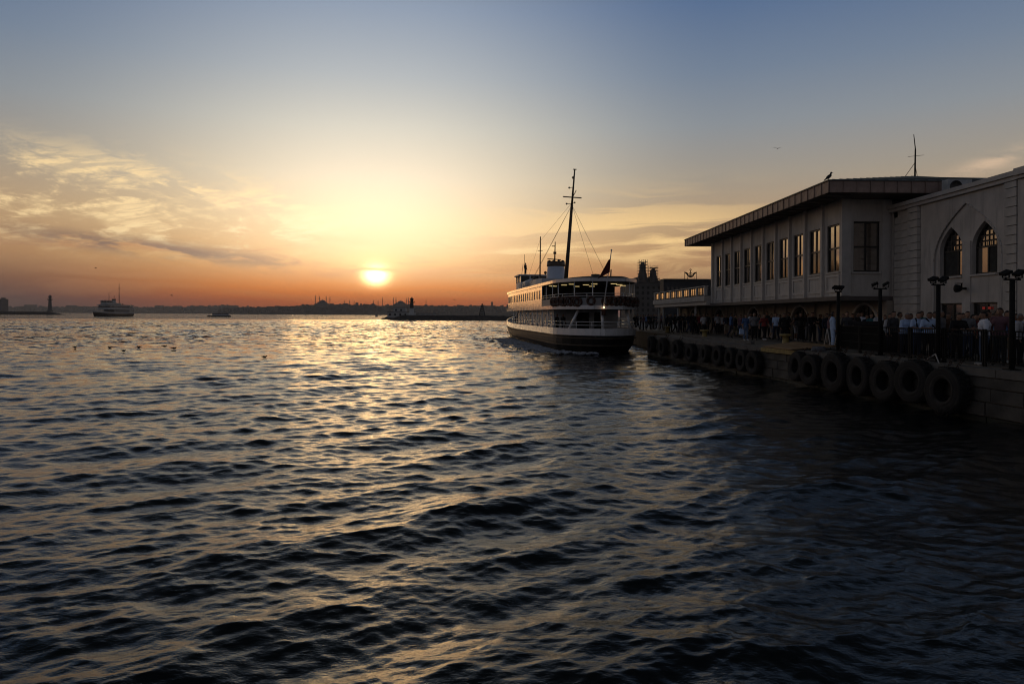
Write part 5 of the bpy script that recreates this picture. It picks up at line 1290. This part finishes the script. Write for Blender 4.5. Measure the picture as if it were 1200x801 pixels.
def pier_block():
    D = 150.0
    def X(px): return at(px, D)
    def Z(py): return CAM_Z+(370.3-py)/800*D
    r_ = empty('waterside_building', (X(800),D,1.5), 'long dark flat roofed building behind the terrace, with an emblem sign on its roof', 'building')
    b = MB(); b.box(X(777.5),X(777.5)+22,D,D+3.5,1.5,Z(329)); b.build('wall', M['dark_build'], r_)
    b = MB(); b.box(X(777.2),X(777.2)+22.3,D-0.4,D+3.8,Z(329)+0.003,Z(326.8)); b.build('parapet', M['dark_build'], r_)
    for i in range(14):
        xx = X(781)+i*0.95; b = MB(); b.box(xx,xx+0.6,D-0.12,D-0.01,Z(340),Z(336)); b.build('window', M['glass_dark'], r_)
    zb = Z(326.8); cx = X(810.5); c = Vector((cx, D+1, Z(321.3)))
    e = empty('rooftop_sign', (cx,D+1,zb), 'openwork metal emblem of anchor, crescent and wings on posts on the dark roof', 'sign')
    b = MB()
    for px in (803.5, 806.8, 814.6, 817.6): b.tube((X(px),D+1,zb),(X(px),D+1,Z(319 if px in (803.5,817.6) else 324)),0.06,n=5)
    b.build('sign_post', M['iron'], e)
    ar = MB(); R0 = 0.85
    ri = []; ro = []
    for i in range(21):
        t = PI+ (PI)*i/20; ro.append((c.x+R0*math.cos(t), c.z+R0*math.sin(t)+0.2)); 
        ri.append((c.x+R0*0.82*math.cos(t), c.z+0.32+R0*0.72*math.sin(t)))
    ar.prism([(x,c.y,z) for x,z in ro+ri[::-1]], (0,0.12,0)); ar.build('crescent', M['iron'], e)
    b = MB(); b.box(c.x-0.07,c.x+0.07,c.y,c.y+0.1,c.z-0.6,c.z+1.0); b.box(c.x-0.35,c.x+0.35,c.y+0.003,c.y+0.097,c.z+0.35,c.z+0.45); b.lathe((c.x,c.y+0.05,c.z+1.05), [(0.22,-.06),(0.22,.06),(0.12,.06),(0.12,-.06),(0.22,-.06)], 14, 'y'); b.build('anchor', M['iron'], e)
    for s_ in (-1,1):
        b = MB(); b.prism([(c.x+s_*0.35,c.y,c.z-0.05),(c.x+s_*0.75,c.y,c.z+0.45),(c.x+s_*1.45,c.y,c.z+0.62),(c.x+s_*1.2,c.y,c.z+0.30),(c.x+s_*0.9,c.y,c.z+0.05)], (0,0.1,0)); b.build('wing', M['iron'], e)
        b = MB(); b.prism([(c.x+s_*0.12,c.y,c.z-0.35),(c.x+s_*0.42,c.y,c.z+0.05),(c.x+s_*0.30,c.y,c.z+0.28),(c.x+s_*0.2,c.y,c.z-0.02)], (0,0.1,0)); b.build('fluke', M['iron'], e)
pier_block()
# pale low wall behind the crowd on the far quay
b = MB(); b.box(at(742,95),at(790,95),95,95.3,1.55,2.55); tag(b.build('low_wall', M['pale']), 'low pale wall behind the crowd on the far quay', 'wall')

# ------------------------------------------------------------------ far things on the water
def breakwater(name, xa, xb_, D, hgt, wd, lab, ta=8, tb=8):
    b = MB(); n_ = 70
    rows = []
    for i in range(n_+1):
        x = xa+(xb_-xa)*i/n_; e = min(1.0, (x-xa)/ta+0.05 if ta else 1, (xb_-x)/tb+0.05 if tb else 1)
        h = hgt*e; j = lambda: random.uniform(-0.25,0.25)
        rows.append([(x,D-wd/2+j(),-1),(x+j(),D-wd/2+0.8+j(),h*0.6+j()*0.5),(x+j(),D-wd/2+2+j()*0.5,h+j()*0.6),(x,D+wd/2-1,h+j()*0.3),(x,D+wd/2,-1)])
    for r0, r1 in zip(rows[:-1], rows[1:]):
        for k in range(4): b.add([r0[k],r1[k],r1[k+1],r0[k+1]], [(0,1,2,3)])
    return tag(b.build(name, M['rock']), lab, 'breakwater')
breakwater('breakwater', at(458,380), at(600,380)+30, 380, 2.7, 9, 'long low dark stone breakwater carrying the striped lighthouse', 6, 0)
breakwater('breakwater', at(447,430), at(475,430), 430, 1.8, 8, 'short pale edged stone mole left of the lighthouse breakwater', 4, 4)
breakwater('breakwater', -720, at(73,900), 900, 4.0, 14, 'low breakwater at the far left carrying the pale lighthouse', 0, 20)
breakwater('breakwater', -720, at(4,1000), 1000, 5.0, 14, 'outer end of the breakwater at the left edge of the picture', 0, 10)
def lighthouse(px, D, z0, zt, r, lab, mbase, mtop):
    x = at(px, D); h = zt-z0
    r_ = empty('lighthouse', (x,D,z0), lab, 'lighthouse', 'lighthouses on the breakwaters')
    b = MB(); b.lathe((x,D,z0), [(r*1.35,0),(r*1.35,h*0.08),(r*1.05,h*0.09),(r*0.80,h*0.40)], 16); b.build('tower_base', M[mbase], r_)
    b = MB(); b.lathe((x,D,z0), [(r*0.80,h*0.401),(r*0.68,h*0.68)], 16); b.build('tower', M[mtop], r_)
    b = MB(); b.lathe((x,D,z0), [(r*0.68,h*0.681),(r*1.25,h*0.70),(r*1.25,h*0.73),(0,h*0.732)], 16)
    for k in range(10):
        a = 2*PI*k/10; b.tube((x+r*1.15*math.cos(a),D+r*1.15*math.sin(a),z0+h*0.73),(x+r*1.15*math.cos(a),D+r*1.15*math.sin(a),z0+h*0.79),0.06,n=4)
    b.build('gallery', M['scaf'], r_)
    b = MB(); b.lathe((x,D,z0), [(r*0.62,h*0.733),(r*0.62,h*0.86),(r*0.85,h*0.861),(r*0.6,h*0.93),(r*0.1,h*0.97),(r*0.08,h),(0,h)], 14); b.build('lantern', M[mtop], r_)
lighthouse(482.5, 380, 2.5, 12.8, 1.35, 'dark banded lighthouse on the centre breakwater beside the white keeper\'s house', 'pale', 'scaf')
lighthouse(58.5, 900, 4.0, 26.5, 2.6, 'pale domed lighthouse on the left breakwater', 'far_stone', 'far_stone')
# keeper's buildings
r_ = empty('keepers_house', (at(467,395),395,1.5), 'white flat roofed keeper\'s buildings stepping down left of the dark lighthouse', 'house')
for a, c, py0, py1, D in ((461,475,364,360.3,396),(454,486,371,365.6,392),(486,511,371,367.2,397)):
    b = MB(); b.box(at(a,D),at(c,D),D,D+8,W(a,py0,D).z-0.5,W(a,py1,D).z); b.build('wall', M['pale'], r_)
    b = MB(); b.box(at(a,D)-0.3,at(c,D)+0.3,D-0.3,D+8.3,W(a,py1,D).z+0.003,W(a,py1,D).z+0.25); b.build('roof', M['far_stone'], r_)
    for k in range(int((c-a)/6)):
        xx = at(a+2+k*6,D); b = MB(); b.box(xx,xx+1.0,D-0.06,D-0.005,W(a,py1,D).z-1.9,W(a,py1,D).z-0.8); b.build('window', M['dark_in'], r_)
# lattice beacon
r_ = empty('beacon_tower', (at(565,380),380,2.5), 'dark tapering lattice beacon on the right part of the centre breakwater', 'beacon')
x = at(565,380); b = MB()
for sx in (-1,1):
    for sy in (-1,1): b.tube((x+sx*1.7,380+sy*1.7,2.3),(x+sx*0.45,380+sy*0.45,8.2),0.22,n=5)
for k in range(6):
    t = k/6; w0 = 1.7-1.25*t; w1 = 1.7-1.25*(k+1)/6; z0, z1 = 2.3+5.9*t, 2.3+5.9*(k+1)/6
    b.tube((x-w0,380-w0,z0),(x+w1,380-w1,z1),0.14,n=4); b.tube((x+w0,380-w0,z0),(x-w1,380-w1,z1),0.14,n=4); b.box(x-w0,x+w0,380-w0-0.1,380-w0+0.1,z0,z0+0.3)
b.build('lattice', M['scaf'], r_)
b = MB(); b.lathe((x,380,8.2), [(0.75,0),(0.75,0.3),(0.35,0.35),(0.35,1.1),(0,1.3)], 10); b.build('lantern', M['scaf'], r_)
# small excursion boat
def small_boat(px, D, L, rz, lab, name='excursion_boat'):
    r_ = empty(name, (0,0,0))
    b = MB(); pr = [(-L/2,-1.2),(-L/2,1.6),(L*0.3,1.9),(L/2,0),(L*0.3,-1.9),(-L/2,-1.6)]
    b.prism([(x*0.93,y*0.8,-0.4) for x,y in pr[1:]], (0,0,0.5)); b.prism([(x,y,0.1) for x,y in pr[1:]], (0,0,1.1)); b.build('hull', M['hull'], r_)
    b = MB(); b.box(-L*0.44,L*0.26,-1.5,1.5,1.21,2.1); b.build('cabin', M['white_in'], r_)
    b = MB(); b.box(-L*0.43,L*0.24,-1.48,1.48,2.1,2.9); b.build('window', M['glass_dark'], r_)
    b = MB(); b.box(-L*0.46,L*0.28,-1.7,1.7,2.9,3.1); b.build('roof', M['white_in'], r_)
    b = MB()
    for k in range(8): xx = -L*0.44+k*L*0.7/7; b.box(xx-0.08,xx+0.08,-1.55,1.55,2.1,2.9)
    b.build('window_post', M['white_in'], r_)
    b = MB()
    for k in range(9):
        xx = -L*0.44+k*L*0.66/8
        for y in (-1.6,1.6): b.tube((xx,y,3.1),(xx,y,4.0),0.06,n=4)
    b.box(-L*0.45,L*0.25,-1.65,1.65,4.0,4.12); b.build('canopy', M['dark_build'], r_)
    r_.location = (at(px,D),D,0); r_.rotation_euler = (0,0,rz); return tag(r_, lab, 'boat')
small_boat(256.5, 620, 20.5, R(184), 'low two deck excursion boat far out between the far ferry and the sun glitter')
o = small_boat(441.5, 900, 5, R(10), 'tiny open motor boat near the breakwater under the mosques', 'motor_boat'); o.scale = (0.8,0.7,0.7)

# ------------------------------------------------------------------ far shore
def shore(name, D, px0, px1, prof, depth, lab, seed):
    """hill ridge: prof = [(px, py)] skyline"""
    rs = np.random.RandomState(seed); n_ = 260
    xs = np.linspace(px0, px1, n_+1); py = np.interp(xs, [p[0] for p in prof], [p[1] for p in prof])
    b = MB(); rows = []
    rough = np.convolve(rs.normal(0,1.0,n_+1), [0.25,0.5,0.25], 'same')*0.35
    for i, px in enumerate(xs):
        D1 = D+depth*0.5; X0 = (px-590)/800
        top = CAM_Z+(hor(px)-py[i]+rough[i]*0.6)/800*D1; top = max(top, 2)
        rows.append([(X0*D, D, -1), (X0*D, D+4, 2.0), (X0*(D+depth*0.2), D+depth*0.2, top*0.45), (X0*D1, D1, top), (X0*(D+depth), D+depth, top*0.5), (X0*(D+depth*1.4), D+depth*1.4, -1)])
    for r0, r1 in zip(rows[:-1], rows[1:]):
        for k in range(5): b.add([r0[k],r1[k],r1[k+1],r0[k+1]], [(0,1,2,3)], True)
    o = b.build(name, M['hill']); o['kind'] = 'structure'
    # houses and tree clumps spread over the slope, too far off to count
    h = MB()
    for i in range(900):
        px = rs.uniform(px0+2, px1-2); t = rs.uniform(0.02,0.5); y = D+depth*t
        pyv = np.interp(px, [p[0] for p in prof], [p[1] for p in prof]); top = max(CAM_Z+(hor(px)-pyv)/800*(D+depth*0.5), 2)
        zb = top*0.45*(t/0.2) if t < 0.2 else top*(0.45+0.55*(t-0.2)/0.3)
        x = (px-590)/800*y; w_ = rs.uniform(6,18)*D/3000; hh = rs.uniform(3,8)*D/3000*(1.0 if rs.rand() < 0.93 else 1.8)
        if rs.rand() < 0.6: h.box(x-w_/2,x+w_/2,y-4,y+6,zb-4,zb+hh)
        else: h.ball((x,y,zb),w_*0.6,w_*0.5,hh*1.1,6,4)
    tag(h.build('hillside_houses', M['city']), lab, 'houses', kind='stuff')
shore('hills', 3000, 255, 640, [(255,362),(290,360.5),(320,360),(345,358.5),(368,357),(395,356.5),(430,357.5),(450,358.2),(462,357.0),(480,357.5),(500,358),(540,358.5),(575,358),(592,359),(640,361)], 500, 'houses and trees covering the far peninsula beneath the mosques', 3)
shore('hills', 5200, -60, 300, [(-60,361),(0,360.5),(35,359.5),(60,360),(130,359.5),(170,360.5),(185,359.6),(205,360.2),(222,359.2),(240,359),(262,358.6),(282,359.5),(300,361.5)], 600, 'blocks and trees on the hazy shore behind the far ferry', 5)
b = MB()
for px, D, z in ((184,5300,52),(205,5300,50),(263,5200,56),(272,5250,54),(232,5300,50),(31,5300,52),(80,5300,50)):
    b.box(at(px-3,D),at(px+4,D),D,D+60,0,z+10)
tag(b.build('far_blocks', M['city']), 'long flat apartment blocks along the hazy left skyline', 'buildings', kind='stuff')
def tower_block(px, D, py, w_, lab):
    z = CAM_Z+(hor(px)-py)/800*D; r_ = empty('tower_block', (at(px,D),D,0), lab, 'tower')
    b = MB(); b.box(at(px-w_/2,D),at(px+w_/2,D),D,D+20,0,z); b.build('wall', M['far_stone'], r_)
    b = MB(); b.box(at(px-w_/4,D),at(px+w_/4,D),D+4,D+14,z,z+3); b.build('roof_box', M['far_stone'], r_)
tower_block(0.5, 1600, 350, 4, 'narrow tower standing at the very left edge of the far shore')
def mosque(px, D, R_, z0, mins, lab, hm):
    x = at(px, D); r_ = empty('mosque', (x,D,z0), lab, 'mosque', 'domed mosques on the far skyline')
    b = MB(); b.box(x-R_*1.6,x+R_*1.6,D-R_*1.2,D+R_*1.2,z0-12,z0+R_*0.35); b.build('prayer_hall', M['city'], r_)
    b = MB(); b.lathe((x,D,z0+R_*0.35), [(R_*0.95,0),(R_*0.95,R_*0.30),(R_*0.98,R_*0.32)]+[(R_*0.98*math.cos(t),R_*0.32+R_*0.72*math.sin(t)) for t in (0.3,0.6,0.9,1.2,1.4)]+[(R_*0.03,R_*1.07),(R_*0.02,R_*1.3),(0,R_*1.3)], 18); b.build('dome', M['lead'], r_)
    for s_ in (-1,1):
        b = MB(); b.ball((x+s_*R_*1.05,D-R_*0.3,z0+R_*0.35),R_*0.55,R_*0.55,R_*0.5,12,8); b.build('half_dome', M['lead'], r_)
    for mp_, hh in mins:
        xx = at(mp_, D); b = MB(); q = hm
        b.lathe((xx,D,z0-8), [(q*1.3,0),(q*1.2,10),(q,12),(q*0.9,hh*0.62),(q*1.6,hh*0.64),(q*1.6,hh*0.67),(q*0.8,hh*0.68),(q*0.75,hh*0.82),(q*0.95,hh*0.83),(0.05,hh)], 8); b.build('minaret', M['far_stone'], r_)
mosque(378, 3120, 15, 46, [(369.8,54),(374.2,50),(382.2,50),(386.5,48)], 'domed mosque with four minarets at the left of the far skyline', 1.5)
mosque(469.5, 3120, 15.5, 44, [(461,48),(464,50),(476.5,44),(478.5,48)], 'large domed mosque with minarets above the white keeper\'s buildings', 1.5)
mosque(437, 3150, 8, 43, [(448,50),(437.5,36),(443,34)], 'smaller mosque with one tall slim minaret left of the large dome', 1.3)
mosque(406, 3150, 6, 45, [(403.3,34),(409.5,34),(415,33)], 'low domes and short minarets between the two big mosques', 1.1)
mosque(499, 3150, 6, 42, [(499.2,46)], 'small dome with a single minaret right of the lighthouse', 1.2)
tower_block(576.5, 3150, 353.8, 2.2, 'square tower rising from the far ridge just left of the ferry')

# ------------------------------------------------------------------ birds
def gull(x, y, z, rz, lab, s_=1.0, crow=False, up=False):
    m_ = M['crow'] if crow else M['feather']
    r_ = empty('crow' if crow else 'gull', (0,0,0))
    b = MB(); tilt = Matrix.Rotation(R(-38 if up else 8), 3, 'Y')
    b.ball((0,0,0.0),0.17,0.075,0.08,12,8, rot=tilt); h = tilt @ Vector((0.17,0,0.03))+Vector((0,0,0.06)); b.capsule(tilt @ Vector((0.1,0,0.02)), h, 0.045, 0.04, 8); b.ball(h,0.05,0.042,0.042,8,6)
    t0 = tilt @ Vector((-0.14,0,0.0)); t1 = tilt @ Vector((-0.30,0,-0.01)); b.tube(t0,t1,0.045,0.018,n=6); b.build('body', m_, r_)
    b = MB(); b.tube(h+Vector((0.035,0,0)), h+Vector((0.10,0,-0.012)), 0.014, 0.004, n=6); b.build('beak', m_, r_)
    if up:
        b = MB(); b.tube((0.0,0.03,-0.04),(0.0,0.03,-0.17),0.01,n=5); b.tube((0.0,-0.03,-0.04),(0.0,-0.03,-0.17),0.01,n=5); b.build('legs', m_, r_)
    r_.location = (x,y,z); r_.rotation_euler = (0,0,rz); r_.scale = (s_,)*3
    return tag(r_, lab, 'crow' if crow else 'gull', None if crow else 'gulls resting on the water')
gull(EX0+0.05, EY0+0.1, EZ1+0.19, 0.0, 'crow perched on the corner of the terminal eaves', 1.0, True, True)
for px, py, l in ((88,408,'gull on the water farthest left of the flock'),(129,408.5,'second gull from the left, low in the swell'),(145,412.5,'gull nearest the camera in the left flock'),(163,408,'gull just left of the close pair'),(193,407,'left gull of the close pair on the water'),(204,409.5,'right gull of the close pair on the water'),(310,420,'lone gull floating right of the flock')):
    D = CAM_Z*800/(py-hor(px)); gull(at(px,D), D, 0.12, random.choice((0.2,2.9,-0.3,3.4)), l, 0.95)
def flyer(px, py, D, s_, lab):
    p = W(px,py,D); r_ = empty('flying_gull', (0,0,0))
    b = MB(); b.ball((0,0,0),0.20,0.06,0.06,10,6); b.build('body', M['feather'], r_)
    for sg in (-1,1):
        b = MB(); vs = [(0.08,sg*0.03,0.02),(-0.08,sg*0.03,0.02),(-0.06,sg*0.32,0.13),(0.07,sg*0.32,0.13),(-0.10,sg*0.68,0.06)]
        b.add(vs+[(x,y,z-0.015) for x,y,z in vs], [(0,1,2,3),(3,2,4),(8,7,6,5),(9,7,8),(0,3,8,5),(3,4,9,8),(4,2,7,9),(2,1,6,7)]); b.build('wing', M['feather'], r_)
    r_.location = p; r_.rotation_euler = (0.2,0,R(50)); r_.scale = (s_,)*3; tag(r_, lab, 'gull', 'gulls flying over the water')
flyer(910,174,75,0.7,'tiny gull flying high above the terminal eaves'); flyer(112,314,130,0.8,'gull flying low above the far ferry'); flyer(201,346,130,0.9,'gull flying between the far ferry and the excursion boat'); flyer(532,351,120,0.7,'gull flying left of the large ferry bow')

# ------------------------------------------------------------------ haze
hb = MB(); hb.box(-5200, 4200, -60, 6400, -1.6, 125)
hz = hb.build('haze', None, None, (0,3000,0)); tag(hz, 'thin warm evening haze over the water', 'haze', kind='stuff')
hm_ = bpy.data.materials.new('haze'); hm_.use_nodes = True; t = NT(hm_.node_tree); t.n.clear()
v = t.node('ShaderNodeVolumePrincipled'); v.inputs['Color'].default_value = (0.9,0.88,0.86,1); v.inputs['Density'].default_value = 0.00011; v.inputs['Anisotropy'].default_value = 0.3
ou = t.node('ShaderNodeOutputMaterial'); t.l.new(v.outputs[0], ou.inputs['Volume']); hz.data.materials.append(hm_)
